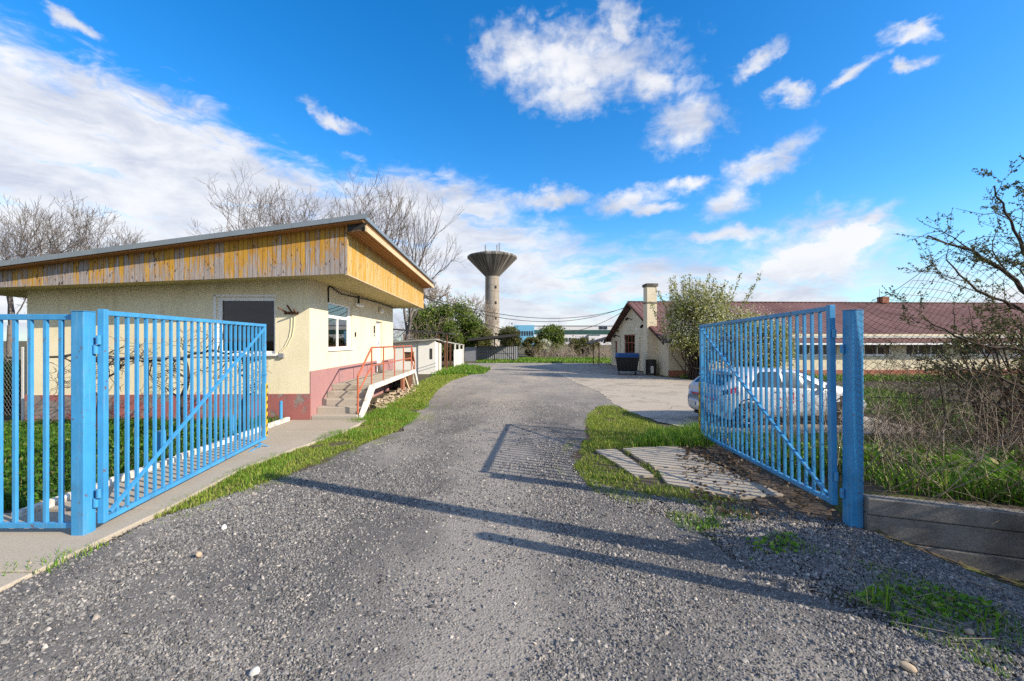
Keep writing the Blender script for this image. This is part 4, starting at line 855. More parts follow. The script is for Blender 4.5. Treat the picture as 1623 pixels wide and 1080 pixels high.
for i in range(40): x0 = .5+i*.1; m.quad((x0, 2.0+.03*(i % 2), 0), (x0+.1, 2.0+.03*((i+1) % 2), 0), (x0+.1, 2.0+.03*((i+1) % 2), 1.35), (x0, 2.0+.03*(i % 2), 1.35))
m.build('back_sheet', M['grey_sheet'], t)
for i in range(12): x0 = -.4+i*.09; MB().box(x0, x0+.085, 0, .03, 0, 1.3).build('side_sheet', M['grey_sheet'], t)
for x in (.75, 2.3, 4.05): MB().box(x-.05, x+.05, -.05, .05, 0, 2.1).build('post', M['dark_iron'], t)
for a_, b_ in (((.75, 0, .1), (2.2, 0, 1.5)), ((2.4, 0, 1.6), (4.0, 0, .1))): MB().bar(a_, b_, .06, .06).build('brace', M['dark_iron'], t)
for z in (.7, 1.33): MB().bar((.75, 0, z), (4.05, 0, z), .05, .05).build('girt', M['dark_iron'], t)
# overhead cables from the gatehouse to the gable
def cable(a, b, sag, label):
    a, b = Vector(a), Vector(b); pts_ = [a.lerp(b, i/28)+Vector((0, 0, -sag*4*(i/28)*(1-i/28))) for i in range(29)]
    o = link('overhead_cable', mesh_np('overhead_cable', *tubes_np([(*p, *q, .016, .016) for p, q in zip(pts_, pts_[1:])], 5)), None, M['cable_black']); tag(o, label, 'cable')
P0 = H(1.15, 9.2, 3.95)
cable(P0, (7.75, 27.9, 4.15), .92, 'upper overhead cable between gatehouse eave and gable peak')
cable(P0+Vector((.0, 0, -.08)), (7.75, 28.0, 4.22), 1.1, 'middle overhead cable sagging between gatehouse and gable')
cable(P0+Vector((.02, 0, -.05)), (7.75, 28.2, 4.1), 1.75, 'lowest overhead cable with the deepest sag across the yard')

# ------------------------------------------------------------------ white hatchback
def car():
    t = thing('car', 'white hatchback with red markings parked behind the open gate', 'car', (5.12, 9.24, 0.006), R(8)); t.scale = (.94, .94, .94)
    Lr, Lf, Wd = -.62, 3.26, .83           # rear end, nose (x, rear axle at 0), half width; the near side is y = 0
    cy = .80
    topx = [-.62, -.60, -.56, -.42, -.20, .05, .5, 1.0, 1.45, 1.85, 2.25, 2.6, 2.95, 3.15, 3.23, 3.26]
    topz = [.62, .80, .90, 1.02, 1.20, 1.29, 1.335, 1.34, 1.30, 1.17, .98, .90, .83, .74, .62, .50]
    belx = [-.62, -.3, .5, 1.5, 2.3, 2.9, 3.26]; belz = [.84, .92, .90, .86, .83, .76, .50]
    T = lambda x: float(np.interp(x, topx, topz)); B = lambda x: min(float(np.interp(x, belx, belz)), T(x)-.002)
    Wx = lambda x: Wd*(1-.16*max(0, (-.2-x)/.42)**2.2-.20*max(0, (x-2.4)/.86)**2.4)
    def sec(x):
        w = Wx(x); tz = T(x); bz = B(x); gh = max(0, tz-bz); up = min(1, gh/.35)
        lo = .17+.10*max(0, (x-2.9)/.36)+.10*max(0, (-.4-x)/.22)
        mid = min(.56, bz-.02)
        p = [(w*.80, lo), (w*.97, lo+.07), (w*1.0, (lo+mid)/2+.04), (w*1.0, mid), (w*.975, mid+(bz-mid)*.55), (w*.94, bz)]
        rw = w*(.94-.22*up)
        for q in (.25, .5, .75): p.append((w*.94+(rw-w*.94)*q, bz+(tz-.05*up-bz)*q))
        p += [(rw, tz-.05*up), (rw*.9, tz-.018*up), (rw*.62, tz-.004*up), (rw*.3, tz), (0, tz)]
        return p
    xs_ = sorted(set(list(np.linspace(-.62, 3.26, 110))+topx))
    half = [sec(x) for x in xs_]; K = len(half[0])
    vs = []; 
    for x, p in zip(xs_, half):
        vs += [(x, cy-y, z) for y, z in p]+[(x, cy+y, z) for y, z in p[-2::-1]]
    N = 2*K-1; fs_ = []
    wheels = ((0, .315), (2.48, .315))
    for i in range(len(xs_)-1):
        for j in range(N-1):
            ids = (i*N+j, i*N+j+1, (i+1)*N+j+1, (i+1)*N+j); c_ = np.mean([vs[q] for q in ids], 0)
            if any((c_[0]-wx)**2+(c_[2]-.31)**2 < .345**2 and abs(c_[1]-cy) > .55 and c_[2] < .66 for wx, _ in wheels): continue
            fs_.append(ids)
    fs_ += [tuple(range(N)), tuple(range((len(xs_)-1)*N+N-1, (len(xs_)-1)*N-1, -1))]
    MB().add(vs, fs_).build('body', M['car_paint'], t, True)
    # pieces that follow the body surface, a few millimetres proud
    def pt(x, s, side, off=.006):
        p = sec(x); k_ = min(int(s), K-2); f_ = s-k_; y = p[k_][0]+(p[k_+1][0]-p[k_][0])*f_; z = p[k_][1]+(p[k_+1][1]-p[k_][1])*f_
        dy = p[k_+1][0]-p[k_][0]; dz = p[k_+1][1]-p[k_][1]; n = math.hypot(dy, dz) or 1
        x2 = x+.02; q = sec(x2); z2 = q[k_][1]+(q[k_+1][1]-q[k_][1])*f_; sx = -(z2-z)/.02 if k_ > 4 else 0
        nn = Vector((sx*.5, dz/n, -dy/n)).normalized()*off
        return (x+nn[0], cy+side*(-(y+nn[1])), z+nn[2])
    def patch(name, fx, s0, s1, side, mat, n=14, k=5, off=.006, parent=t):
        vs = []; 
        for i in range(n+1):
            for j in range(k+1):
                s = s0+(s1-s0)*j/k; a, b = fx(s); vs.append(pt(a+(b-a)*i/n, s, side, off))
        MB().add(vs, [(i*(k+1)+j, i*(k+1)+j+1, (i+1)*(k+1)+j+1, (i+1)*(k+1)+j) for i in range(n) for j in range(k)]).build(name, mat, parent, True)
    gl_ = M['car_glass']
    for sd_ in (1, -1):
        patch('rear_side_window', lambda s: (.02+.10*(s-5), .93), 5.25, 8.85, sd_, gl_)
        patch('front_side_window', lambda s: (1.0, 2.18-.19*(s-5)), 5.25, 8.85, sd_, gl_)
        patch('tail_light', lambda s: (-.585, -.24), 4.35, 5.35, sd_, M['lamp_red'], 8, 3, .008)
        patch('tail_light_lens', lambda s: (-.60, -.46), 4.3, 5.4, sd_, gl_, 5, 3, .011)
        patch('headlight', lambda s: (2.82, 3.17), 4.0, 5.0, sd_, M['alloy'], 8, 3, .008)
        patch('sill_trim', lambda s: (.42, 2.06), 0.05, 1.0, sd_, M['black_plastic'], 10, 2, .006)
        patch('door_seam', lambda s: (.955, .963), 1.4, 5.1, sd_, M['hazard_black'], 1, 8, .003)
        patch('door_seam', lambda s: (2.0, 2.008), 1.4, 5.1, sd_, M['hazard_black'], 1, 8, .003)
        patch('door_handle', lambda s: (.70, .86), 4.45, 4.7, sd_, M['car_paint'], 4, 1, .03)
        patch('door_handle', lambda s: (1.06, 1.22), 4.45, 4.7, sd_, M['car_paint'], 4, 1, .03)
        # red printed markings on the doors
        for (xa, xb, s0, s1) in ((.70, .725, 2.2, 4.2), (.725, .83, 2.2, 2.45), (.725, .80, 3.4, 3.65), (1.00, 1.025, 3.4, 4.6), (1.025, 1.12, 4.4, 4.6), (1.12, 1.145, 3.4, 4.6), (1.0, 1.15, 3.0, 3.2), (1.42, 1.45, 2.2, 4.3), (1.36, 1.42, 3.8, 4.1), (.0, .04, 5.6, 6.4)):
            patch('marking', lambda s, a=xa, b=xb: (a+.02*(s-3), b+.02*(s-3)), s0, s1, sd_, M['decal_red'], 3, 3, .004)
        m = MB().cbox((2.02, cy-sd_*(Wd+.06), .93), (.10, .16, .11)); m.build('mirror', M['car_paint'], t, bevel=.025)
    # tailgate glass, windscreen, plate
    def cap(name, xa, xb, wf, mat, off=.008, n=8, k=10):
        vs = []
        for i in range(n+1):
            x = xa+(xb-xa)*i/n; tz = T(x); w_ = sec(x)[9][0]*wf
            sl_ = (T(x+.02)-T(x-.02))/.04; nn = Vector((-sl_, 0, 1)).normalized()*off
            for j in range(k+1):
                q = -1+2*j/k; vs.append((x+nn[0], cy+q*w_, tz+nn[2]-.02*q*q))
        MB().add(vs, [(i*(k+1)+j, i*(k+1)+j+1, (i+1)*(k+1)+j+1, (i+1)*(k+1)+j) for i in range(n) for j in range(k)]).build(name, mat, t, True)
    cap('rear_window', -.50, -.10, .86, gl_, .014); cap('windscreen', 1.52, 2.22, .92, gl_, .014)
    def back(name, y0, y1, z0, z1, x, mat): MB().box(x-.012, x, cy+y0, cy+y1, z0, z1).build(name, mat, t)
    MB().add([(Lr-.05, cy-.60, .30), (Lr-.05, cy+.60, .30), (Lr-.05, cy+.60, .52), (Lr-.05, cy-.60, .52), (Lr+.1, cy-.72, .28), (Lr+.1, cy+.72, .28), (Lr+.1, cy+.72, .56), (Lr+.1, cy-.72, .56)], [(0, 1, 2, 3), (4, 7, 6, 5), (0, 4, 5, 1), (1, 5, 6, 2), (2, 6, 7, 3), (3, 7, 4, 0)]).build('rear_bumper', M['car_paint'], t, bevel=.04)
    back('licence_plate', -.25, .25, .385, .48, Lr-.052, M['white_frame']); back('plate_strip', .205, .25, .386, .479, Lr-.0545, M['decal_blue'])
    back('marking', .08, .52, .66, .70, Lr+.004, M['decal_red']); back('marking', -.5, -.15, .60, .65, Lr+.0, M['decal_red'])
    m = MB().box(-.5, 3.1, cy-.60, cy+.60, .14, .20).build('underside', M['black_plastic'], t)
    for wx, r in wheels:
        for sd_ in (1, -1):
            y = cy-sd_*(Wd-.10); w_ = thing('wheel', None, None, (wx, y, r-.006)); w_.parent = t
            ty = MB().lathe([(.20, -.10), (.29, -.10), (.31, -.07), (.315, 0), (.31, .07), (.29, .10), (.20, .10)], 28); ty.build('tyre', M['tyre'], w_, True, swap=lambda v: (v[0], v[2], v[1]))
            rm = MB().lathe([(.20, .09), (.205, .095), (.185, .075), (.185, -.09)], 28)
            rm.v = [(v[0], -sd_*v[2], v[1]) for v in rm.v]
            for q in range(10):
                a_ = q*math.pi/5; rm.bar((.03*math.cos(a_), -sd_*.08, .03*math.sin(a_)), (.19*math.cos(a_+.12*(-1)**q), -sd_*.075, .19*math.sin(a_+.12*(-1)**q)), .02, .028, (0, 1, 0))
            rm.tube((0, -sd_*.05, 0), (0, -sd_*.092, 0), .045, n=14); rm.build('rim', M['alloy'], w_)
            MB().tube((0, sd_*.06, 0), (0, -sd_*.03, 0), .183, n=24).build('brake_disc', M['dark_iron'], w_)
            lin = MB()
            for q in range(15):
                a0, a1 = math.pi*q/15-.1, math.pi*(q+1)/15-.1
                lin.quad(*[(.365*math.cos(a_), yy, .365*math.sin(a_)) for a_, yy in ((a0, -sd_*.085), (a1, -sd_*.085), (a1, sd_*.3), (a0, sd_*.3))])
                lin.tube((.352*math.cos(a0), -sd_*.088, .352*math.sin(a0)), (.352*math.cos(a1), -sd_*.088, .352*math.sin(a1)), .016, n=6)
            lin.build('arch_liner', M['black_plastic'], w_)
    return t
car()
# ------------------------------------------------------------------ vegetation
def unit(v): return v/max(np.linalg.norm(v), 1e-9)
def grow(segs, tips, p, d, L, r, lev, rg, up=.12, spread=.55, wig=.18, shrink=.74, kids=(2, 3), side=.55, rmin=.004):
    n = 3
    for i in range(n):
        d = unit(d+rg.normal(0, wig, 3)*np.array((1, 1, .7))+np.array((0, 0, up))); q = p+d*L/n; r2 = max(r*.88, rmin)
        segs.append((*p, *q, r, r2)); p = q; r = r2
        if lev > 0 and i < n-1 and rg.random() < side:
            dd = unit(d+rg.normal(0, spread*1.2, 3)); grow(segs, tips, p, dd, L*shrink*.8, r*.55, lev-1, rg, up, spread, wig, shrink, kids, side, rmin)
    if lev <= 0: tips.append((p, d)); return
    for _ in range(rg.integers(kids[0], kids[1]+1)):
        dd = unit(d+rg.normal(0, spread, 3)); grow(segs, tips, p, dd, L*shrink*rg.uniform(.8, 1.1), max(r*.72, rmin), lev-1, rg, up, spread, wig, shrink, kids, side, rmin)
def leaves_np(P, size, rg, flat=0.0, aspect=1.7):
    n = len(P); a = rg.normal(0, 1, (n, 3)); a[:, 2] *= (1-flat); a /= np.linalg.norm(a, axis=1, keepdims=True)
    b = np.cross(a, rg.normal(0, 1, (n, 3))); b /= np.linalg.norm(b, axis=1, keepdims=True); s = size*rg.uniform(.55, 1.35, (n, 1))
    V = np.stack([P-a*s*.5*aspect, P+b*s*.42, P+a*s*.5*aspect, P-b*s*.42], 1).reshape(-1, 3)
    return V, np.arange(n*4).reshape(-1, 4)
def bare_tree(x, y, h, label, seed, lev=6, spread=.5, up=.13, trunk=.28, r=None, mat='bark_grey', dx=0., group=None, kids=(2, 3), side=.5, rmin=.011, wig=.16):
    rg = np.random.default_rng(seed); t = thing('bare_tree', label, 'tree', (x, y, 0), group=group); segs = []; tips = []; r = r or h*.018
    p = np.zeros(3); d = np.array((dx, 0, 1.)); hh = h*trunk
    tr_ = []
    for i in range(4): q = p+unit(d+rg.normal(0, .05, 3))*hh/4; tr_.append((*p, *q, r*(1.25-.09*i), r*(1.16-.09*i))); p = q
    L = h*.30
    for i in range(rg.integers(3, 5)): grow(segs, tips, p-np.array((0, 0, i*hh*.10)), unit(np.array((*rg.normal(0, spread*1.1, 2), 1.0))), L, r*.62, lev-1, rg, up, spread, wig, .74, kids, side, rmin)
    S = np.array(segs); top_ = np.percentile(S[:, 5], 98.5); k_ = h/top_; S[:, 2] *= k_; S[:, 5] *= k_; T_ = np.array(tr_); T_[:, 2] *= k_; T_[:, 5] *= k_
    V, F = tubes_np(T_, 8); link('trunk', mesh_np('trunk', V, F), t, M[mat]); V, F = tubes_np(S, 3); link('crown', mesh_np('crown', V, F), t, M[mat]); return t
bare_tree(-38.8, 33, 11.9, 'bare spreading tree furthest left behind the gatehouse', 11, spread=.40, rmin=.009)
bare_tree(-35.6, 33, 12.3, 'tall bare tree, middle one of the three left behind the roof', 12, spread=.36, rmin=.009)
bare_tree(-32.4, 34, 12.0, 'rounded bare tree nearest the roof edge among the left three', 13, spread=.42, rmin=.009)
bare_tree(-18.6, 31, 13.4, 'wide bare tree rising above the middle of the gatehouse roof', 21, spread=.46, rmin=.009)
bare_tree(-15.6, 32, 13.8, 'bare tree with tallest crown just left of the roof corner', 22, spread=.42, rmin=.009)
bare_tree(-12.9, 33, 13.2, 'bare tree above the roof corner with dense dark twigs', 23, spread=.42, rmin=.009)
bare_tree(-10.0, 34, 14.9, 'slender upright bare poplar right behind the roof corner', 24, spread=.30, up=.20, trunk=.2, side=.6, wig=.13, lev=5, rmin=.009)
bare_tree(-8.2, 33.5, 12.2, 'slim bare sapling sloping down right of the roof peak', 25, spread=.34, up=.16, trunk=.2, side=.5, lev=5, rmin=.009)
bare_tree(-6.6, 60, 8.2, 'pale bare tree just left of the water tower', 26, spread=.40, mat='twig_pale', lev=5, rmin=.02)
bare_tree(-10.0, 55, 9.0, 'greyish bare tree behind the large green bush', 27, spread=.42, mat='twig_pale', rmin=.02)
bare_tree(-3.3, 62, 6.5, 'small pale bare tree in front of the water tower shaft', 28, spread=.40, mat='twig_pale', lev=4, rmin=.02)
def leafy(name, label, x, y, rx, ry, z0, z1, n, size, mat, seed, clumps=40, cat='bush', stems=6, shell=.55, extra=None, sm='bark_dark'):
    rg = np.random.default_rng(seed); t = thing(name, label, cat, (x, y, 0)); cz = (z0+z1)/2; hh = (z1-z0)/2
    u = rg.normal(0, 1, (clumps, 3)); u /= np.linalg.norm(u, axis=1, keepdims=True); u *= (shell+(1-shell)*rg.random((clumps, 1)))**(1/1.6)
    C = u*np.array((rx, ry, hh))*.82+np.array((0, 0, cz)); cr = rg.uniform(.12, .34, clumps)*min(rx, hh)
    i = rg.integers(0, clumps, n); P = C[i]+rg.normal(0, 1, (n, 3))*cr[i][:, None]*.62
    P = P[P[:, 2] > .05]; V, F = leaves_np(P, size, rg); link('foliage', mesh_np('foliage', V, F), t, M[mat])
    segs = []
    for k_ in range(clumps):
        b = np.array((*(rg.normal(0, .12, 2)*rx), 0.)); c_ = C[k_]; m_ = (b+c_)/2+rg.normal(0, .15, 3); r0 = .03*rx/2
        segs += [(*b, *m_, r0, r0*.7), (*m_, *c_, r0*.7, r0*.3)]
        for _ in range(3): e_ = c_+rg.normal(0, 1, 3)*cr[k_]*1.3+np.array((0, 0, cr[k_]*.6)); segs.append((*c_, *e_, r0*.3, r0*.12))
    link('stems', mesh_np('stems', *tubes_np(segs, 4)), t, M[sm])
    if extra:
        m2, n2, s2 = extra; i = rg.integers(0, clumps, n2); P = C[i]+rg.normal(0, 1, (n2, 3))*cr[i][:, None]*.8+np.array((0, 0, .15*hh)); V, F = leaves_np(P, s2, rg, 0, 1.1); link('blossom', mesh_np('blossom', V, F), t, M[m2])
    return t
leafy('green_bush', 'large leafy green bush behind the flat canopy', -6.6, 42, 3.9, 3, .2, 5.9, 26000, .15, 'leaf_green', 31, 70)
leafy('green_bush', 'lower green bush right of the large one, left of the carport', -4.2, 46, 2.2, 2, .2, 4.0, 9000, .15, 'leaf_olive', 32, 40)
leafy('olive_bush', 'olive brown bush at the foot of the water tower', -.2, 52, 1.6, 1.6, .2, 3.8, 7000, .14, 'leaf_olive', 33, 50)
leafy('green_bush', 'round dark green bush in front of the distant factory', 5.2, 58, 2.2, 2.2, .1, 4.0, 11000, .16, 'leaf_green', 34, 50)
leafy('olive_bush', 'low olive bush right of the carport', 2.4, 50, 1.4, 1.4, .1, 2.4, 5000, .14, 'leaf_olive', 35, 25)
leafy('blossom_bush', 'small white blossoming bush before the dark green one', 4.0, 51, .8, .8, .5, 2.3, 1500, .10, 'blossom', 36, 18)
leafy('thorn_bush', 'dense olive thorn bush peeping over the dry brambles', 8.6, 52, 2.2, 2, .1, 2.4, 6000, .14, 'leaf_olive', 37, 30)
leafy('flowering_tree', 'pale green flowering tree leaning over the building front beside the chimney', 9.1, 20.9, 1.7, 1.4, 1.1, 4.2, 13000, .08, 'leaf_spring', 41, 85, 'tree', extra=('blossom', 16000, .06))
leafy('flowering_bush', 'lower flowering bush seen through the gate bars', 11.7, 20.6, 1.9, 1.4, .2, 3.3, 15000, .08, 'leaf_spring', 42, 60, extra=('blossom', 9000, .06))
# upright shoots on the flowering tree
rg = np.random.default_rng(43); segs = []; P = []
for i in range(95):
    b = np.array((9.1+rg.normal(0, .75), 20.9+rg.normal(0, .7), 3.3+rg.uniform(-.5, .5))); e_ = b+np.array((rg.normal(0, .2)+(b[0]-9.1)*.18, rg.normal(0, .2), rg.uniform(.7, 1.55)))
    segs.append((*b, *e_, .012, .005)); q = rg.random(60)[:, None]; P.append(b+(e_-b)*q+rg.normal(0, .05, (60, 3)))
ft = [o for o in bpy.data.objects if o.name == 'flowering_tree'][0]
so = link('shoots', mesh_np('shoots', *tubes_np(segs, 3)), ft, M['twig_brown']); so.location = -ft.location
so = link('shoot_leaves', mesh_np('shoot_leaves', *leaves_np(np.concatenate(P), .065, rg)), ft, M['leaf_spring']); so.location = -ft.location
# hedge of shrub off to the right of the gate, only its shade reaches the picture
leafy('roadside_shrub', 'dense evergreen roadside shrub outside the gate shading the verge', 6.0, 2.25, 1.1, 1.0, .0, 2.3, 15000, .07, 'leaf_green', 44, 40)

# gnarled vine trained on a pipe trellis in front of the gatehouse
t = thing('pipe_trellis', 'grey steel pipe trellis standing in the garden bed', 'trellis', (-6.4, 8.6, 0))
MB().tube((-2.2, 0, 1.545), (1.25, 0, 1.57), .018).build('top_pipe', M['galvanised'], t)
for x in (-.95, 1.05): MB().tube((x, 0, -.1), (x, 0, 1.54), .028).build('post', M['dark_iron'], t)
def vine(x, y, seed, label, spreadx):
    rg = np.random.default_rng(seed); t = thing('grape_vine', label, 'vine', (x, y, 0)); segs = []; tips = []; p = np.array((0., 0, -.05)); r = .06
    for i in range(8):
        q = p+np.array((rg.normal(0, .06), rg.normal(0, .03), .2)); segs.append((*p, *q, r, r*.94)); p = q; r *= .94
        if i in (3, 5): grow(segs, tips, p, unit(np.array((rg.choice((-1, 1))*1.0, 0, .5))), .35, .022, 3, rg, .03, .7, .4, .75, (2, 3), .6, .004)
    for s_ in (-1, 1):
        a = p.copy(); ra = r*.8; n = int(spreadx/.18)
        for i in range(n):
            b = a+np.array((s_*.18, rg.normal(0, .03), rg.normal(0, .045)+(.01 if a[2] < 1.55 else -.02))); segs.append((*a, *b, ra, ra*.95)); a = b; ra *= .95
            if rg.random() < .8: grow(segs, tips, a, unit(np.array((rg.normal(0, .7), rg.normal(0, .35), rg.normal(.1, .8)))), .36, .014, 3, rg, -.03, .65, .4, .8, (1, 2), .6, .0036)
    link('trunk', mesh_np('trunk', *tubes_np(segs, 5)), t, M['bark_dark'])
vine(-6.55, 8.55, 51, 'gnarled bare grape vine in the middle of the trellis', 1.25); vine(-8.3, 8.6, 52, 'gnarled bare grape vine at the left end of the trellis', .9); vine(-5.5, 8.7, 53, 'thin bare grape vine at the right trellis post', .5)
for x, y, h, lb in ((-4.98-.3, 9.75, .52, 'short blue steel stub post at the plinth corner'), (-5.42, 8.3, .45, 'short blue steel stub post halfway along the kerb'), (-5.75, 7.0, .42, 'thick blue stub pipe standing in the garden grass')):
    o = MB().tube((0, 0, -.1), (0, 0, h), .035 if h > .43 else .06, n=12).build('stub_post', blue); o.location = (x, y, 0); tag(o, lb, 'post')
# neighbour's fence at the far left
t = thing('garden_fence', 'old chain link fence with white concrete post left of the gatehouse', 'fence', (-11.38, 9.95, 0))
MB().box(-.035, .035, -.035, .035, -.1, 1.75).build('post', M['stone_white'], t, bevel=.01)
sg = []
for i in range(40):
    for j in range(24):
        a = (-.08*i-.04*(j % 2), 0, .15+j*.065); sg.append((*a, a[0]+(.04 if j % 2 == 0 else .04), 0, a[2]+.065, .002, .002)); sg.append((*a, a[0]-.04, 0, a[2]+.065, .002, .002))
link('wire_mesh', mesh_np('wire_mesh', *tubes_np(sg, 3)), t, M['galvanised'])
leafy('conifer_shrub', 'dark green shrub behind the old chain link fence', -14.2, 11.6, 1.6, 1.2, .0, 1.5, 9000, .09, 'leaf_green', 61, 35)

# the near tree on the right, its limbs reaching over the wire fence
t = thing('budding_tree', 'dark budding tree reaching over the wire fence from the right', 'tree', (0, 0, 0))
rg = np.random.default_rng(71); segs = []; tips = []
def limb(pts_, r0, r1, lev=3, sh=.42, dens=.5):
    pts_ = [np.array(p, float) for p in pts_]; n = 0; fine_ = []
    for a, b in zip(pts_, pts_[1:]):
        m_ = max(2, int(np.linalg.norm(b-a)/.14)); fine_ += [a+(b-a)*i/m_+rg.normal(0, .012, 3) for i in range(m_)]
    fine_.append(pts_[-1]); n = len(fine_)
    for i, (a, b) in enumerate(zip(fine_, fine_[1:])):
        ra = r0+(r1-r0)*i/n; segs.append((*a, *b, ra, r0+(r1-r0)*(i+1)/n))
        if i > 2 and rg.random() < dens:
            dd = unit(unit(b-a)*.8+rg.normal(0, .6, 3)+np.array((-.1, 0, .25))); grow(segs, tips, b, dd, sh*rg.uniform(.6, 1.3), max(.004, ra*.4), rg.integers(1, lev), rg, .05, .5, .2, .75, (1, 2), .6, .0022)
limb([(8.5, 6.3, 0), (8.35, 6.25, 1.2), (7.9, 6.2, 2.1)], .10, .075, 1, .4, 0)
limb([(7.9, 6.2, 2.1), (7.2, 6.1, 2.75), (6.5, 6.0, 3.15), (5.75, 5.9, 3.35)], .042, .008, 4)
limb([(8.0, 6.2, 2.0), (7.1, 5.95, 2.35), (6.4, 5.9, 2.6), (5.9, 5.8, 3.0)], .032, .007, 4)
limb([(7.9, 6.2, 2.1), (7.6, 6.2, 2.9), (7.3, 6.2, 3.5), (6.9, 6.1, 4.1)], .036, .007, 4)
limb([(8.0, 6.2, 2.1), (8.0, 6.2, 3.2), (7.7, 6.2, 4.2)], .034, .007, 4)
limb([(8.2, 6.2, 1.5), (7.2, 5.9, 1.75), (6.3, 5.8, 1.85), (5.6, 5.8, 2.2)], .035, .007, 4)
limb([(8.3, 6.2, 1.2), (7.4, 6.1, 1.2), (6.6, 6.0, 1.45), (6.0, 5.9, 1.5)], .03, .006, 4)
link('limbs', mesh_np('limbs', *tubes_np(segs, 5)), t, M['bark_dark'])
S = np.array([s for s in segs if s[6] < .016]); q = rg.random((len(S), 3)); P = np.concatenate([S[:, :3]+(S[:, 3:6]-S[:, :3])*rg.random((len(S), 1))+rg.normal(0, .012, (len(S), 3)) for _ in range(3)])
link('buds', mesh_np('buds', *leaves_np(P, .021, rg)), t, M['bud'])
leafy('budding_shrub', 'olive budding shrub tangled behind the wire fence', 8.8, 7.4, 1.9, .9, .7, 2.4, 6000, .035, 'bud', 72, 60)

# dry bramble and weed stalks
def stalks(name, label, poly, n, hmin, hmax, seed, mat, r=.004, lean=.35, lev=2, kind='stuff', cat='brambles'):
    rg = np.random.default_rng(seed); P = scatter(poly, max(1, n/8), rg); rg.shuffle(P); P = P[:n]; segs = []; tips = []
    for x, y in P:
        h = rg.uniform(hmin, hmax); d = unit(np.array((rg.normal(0, lean), rg.normal(0, lean), 1.0))); p = np.array((x, y, float(hz(x, y))-.05)); rr = r*rg.uniform(.7, 1.5)
        grow(segs, tips, p, d, h*.6, rr, lev, rg, -.03, .5, .13, .62, (1, 2), .6, rr*.3)
    o = link(name, mesh_np(name, *tubes_np(segs, 3)), None, M[mat]); return tag(o, label, cat, kind=kind)
FB = [(3.75, 4.5), (8.5, 2.9), (9.5, 6.6), (4.6, 8.0), (3.75, 6.0)]
stalks('dry_stalks', 'pale dry weed stalks tangled behind the wire fence', FB, 320, .7, 1.8, 81, 'twig_pale', .0046, .55)
stalks('bramble_thicket', 'brown bramble thicket behind the wire fence', [(5.3, 5.4), (9.2, 4.2), (11, 8.5), (6.4, 8.3)], 300, .8, 2.0, 82, 'twig_brown', .0048, .42, 3)
stalks('gate_stalks', 'dry stalks standing behind the right gate leaf', [(3.75, 4.6), (4.8, 4.5), (5.1, 8.2), (3.8, 7.6)], 150, .3, 1.3, 83, 'twig_brown', .0036, .3)
stalks('verge_stalks', 'thin dry stalks on the shaded verge by the concrete wall', [(2.2, 3.4), (3.4, 3.9), (4.6, 3.4), (3.6, 2.4)], 26, .12, .5, 84, 'twig_pale', .0025, .6, 1)
stalks('far_brambles', 'mass of dry brambles in front of the distant factory', [(2.5, 42), (13, 40), (14, 60), (3, 62)], 420, .8, 2.0, 85, 'twig_pale', .018, .5, 2)
stalks('near_tower_brambles', 'grey bare scrub behind the white shed', [(-16, 36), (-7, 34), (-6, 44), (-18, 46)], 130, 2.0, 4.6, 86, 'twig_pale', .02, .3, 3)
stalks('cut_branches', 'heap of cut branches on the grass before the open shed', [(-3.6, 24.3), (-1.6, 25.3), (-1.4, 27.6), (-3.6, 27)], 70, .2, .7, 87, 'twig_brown', .010, 1.6, 2)
# fallen leaves under the gate
rg = np.random.default_rng(88); P = scatter([(2.0, 4.6), (3.9, 4.3), (4.2, 8.1), (2.9, 7.7)], 420, rg); P = P[rg.random(len(P)) < .25+.75*(vnoise(P[:, 0], P[:, 1], 1.9) > .52)]
V, F = leaves_np(np.column_stack([P, .025+rg.random(len(P))*.03]), .045, rg, .85, 1.3); tag(link('leaf_litter', mesh_np('leaf_litter', V, F), None, M['dry_leaf']), 'dark dead leaves and dirt under the right gate leaf', 'leaves', kind='stuff')

# ------------------------------------------------------------------ grass
def grass(name, label, areas, mat, seed):
    """areas: (poly, per_m2, height, width, clump threshold)"""
    rg = np.random.default_rng(seed); Vs = []; 
    for poly, den, h, w, thr in areas:
        P = scatter(poly, den, rg)
        nz = vnoise(P[:, 0]+3.1, P[:, 1]+7.7, 1.3)*.6+vnoise(P[:, 0], P[:, 1], 3.9)*.4
        P = P[nz > thr]; nz = nz[nz > thr]; n = len(P)
        if n == 0: continue
        H_ = h*rg.uniform(.45, 1.25, n)*(.6+.8*np.clip(nz-thr+.25, 0, 1)); a = rg.random(n)*2*np.pi; W2 = w*rg.uniform(.6, 1.3, n)/2
        dx, dy = np.cos(a), np.sin(a); lx, ly = np.cos(a+1.57+rg.normal(0, .4, n)), np.sin(a+1.57+rg.normal(0, .4, n)); ln = rg.uniform(.15, .75, n)*H_
        z0 = hz(P[:, 0], P[:, 1])-.02
        def vert(o, f, t_): return np.stack([P[:, 0]+dx*W2*o+lx*ln*f, P[:, 1]+dy*W2*o+ly*ln*f, z0+H_*t_], -1)
        Vs.append(np.stack([vert(-1, 0, 0), vert(1, 0, 0), vert(.8, .3, .6), vert(-.8, .3, .6), vert(0, 1, 1)], 1).reshape(-1, 3))
    V = np.concatenate(Vs); n = len(V)//5; b = np.arange(n)[:, None]*5
    F = np.concatenate([b+np.array([[0, 1, 2]]), b+np.array([[0, 2, 3]]), b+np.array([[3, 2, 4]])]); return tag(link(name, mesh_np(name, V, F), None, M[mat]), label, 'grass', kind='stuff')
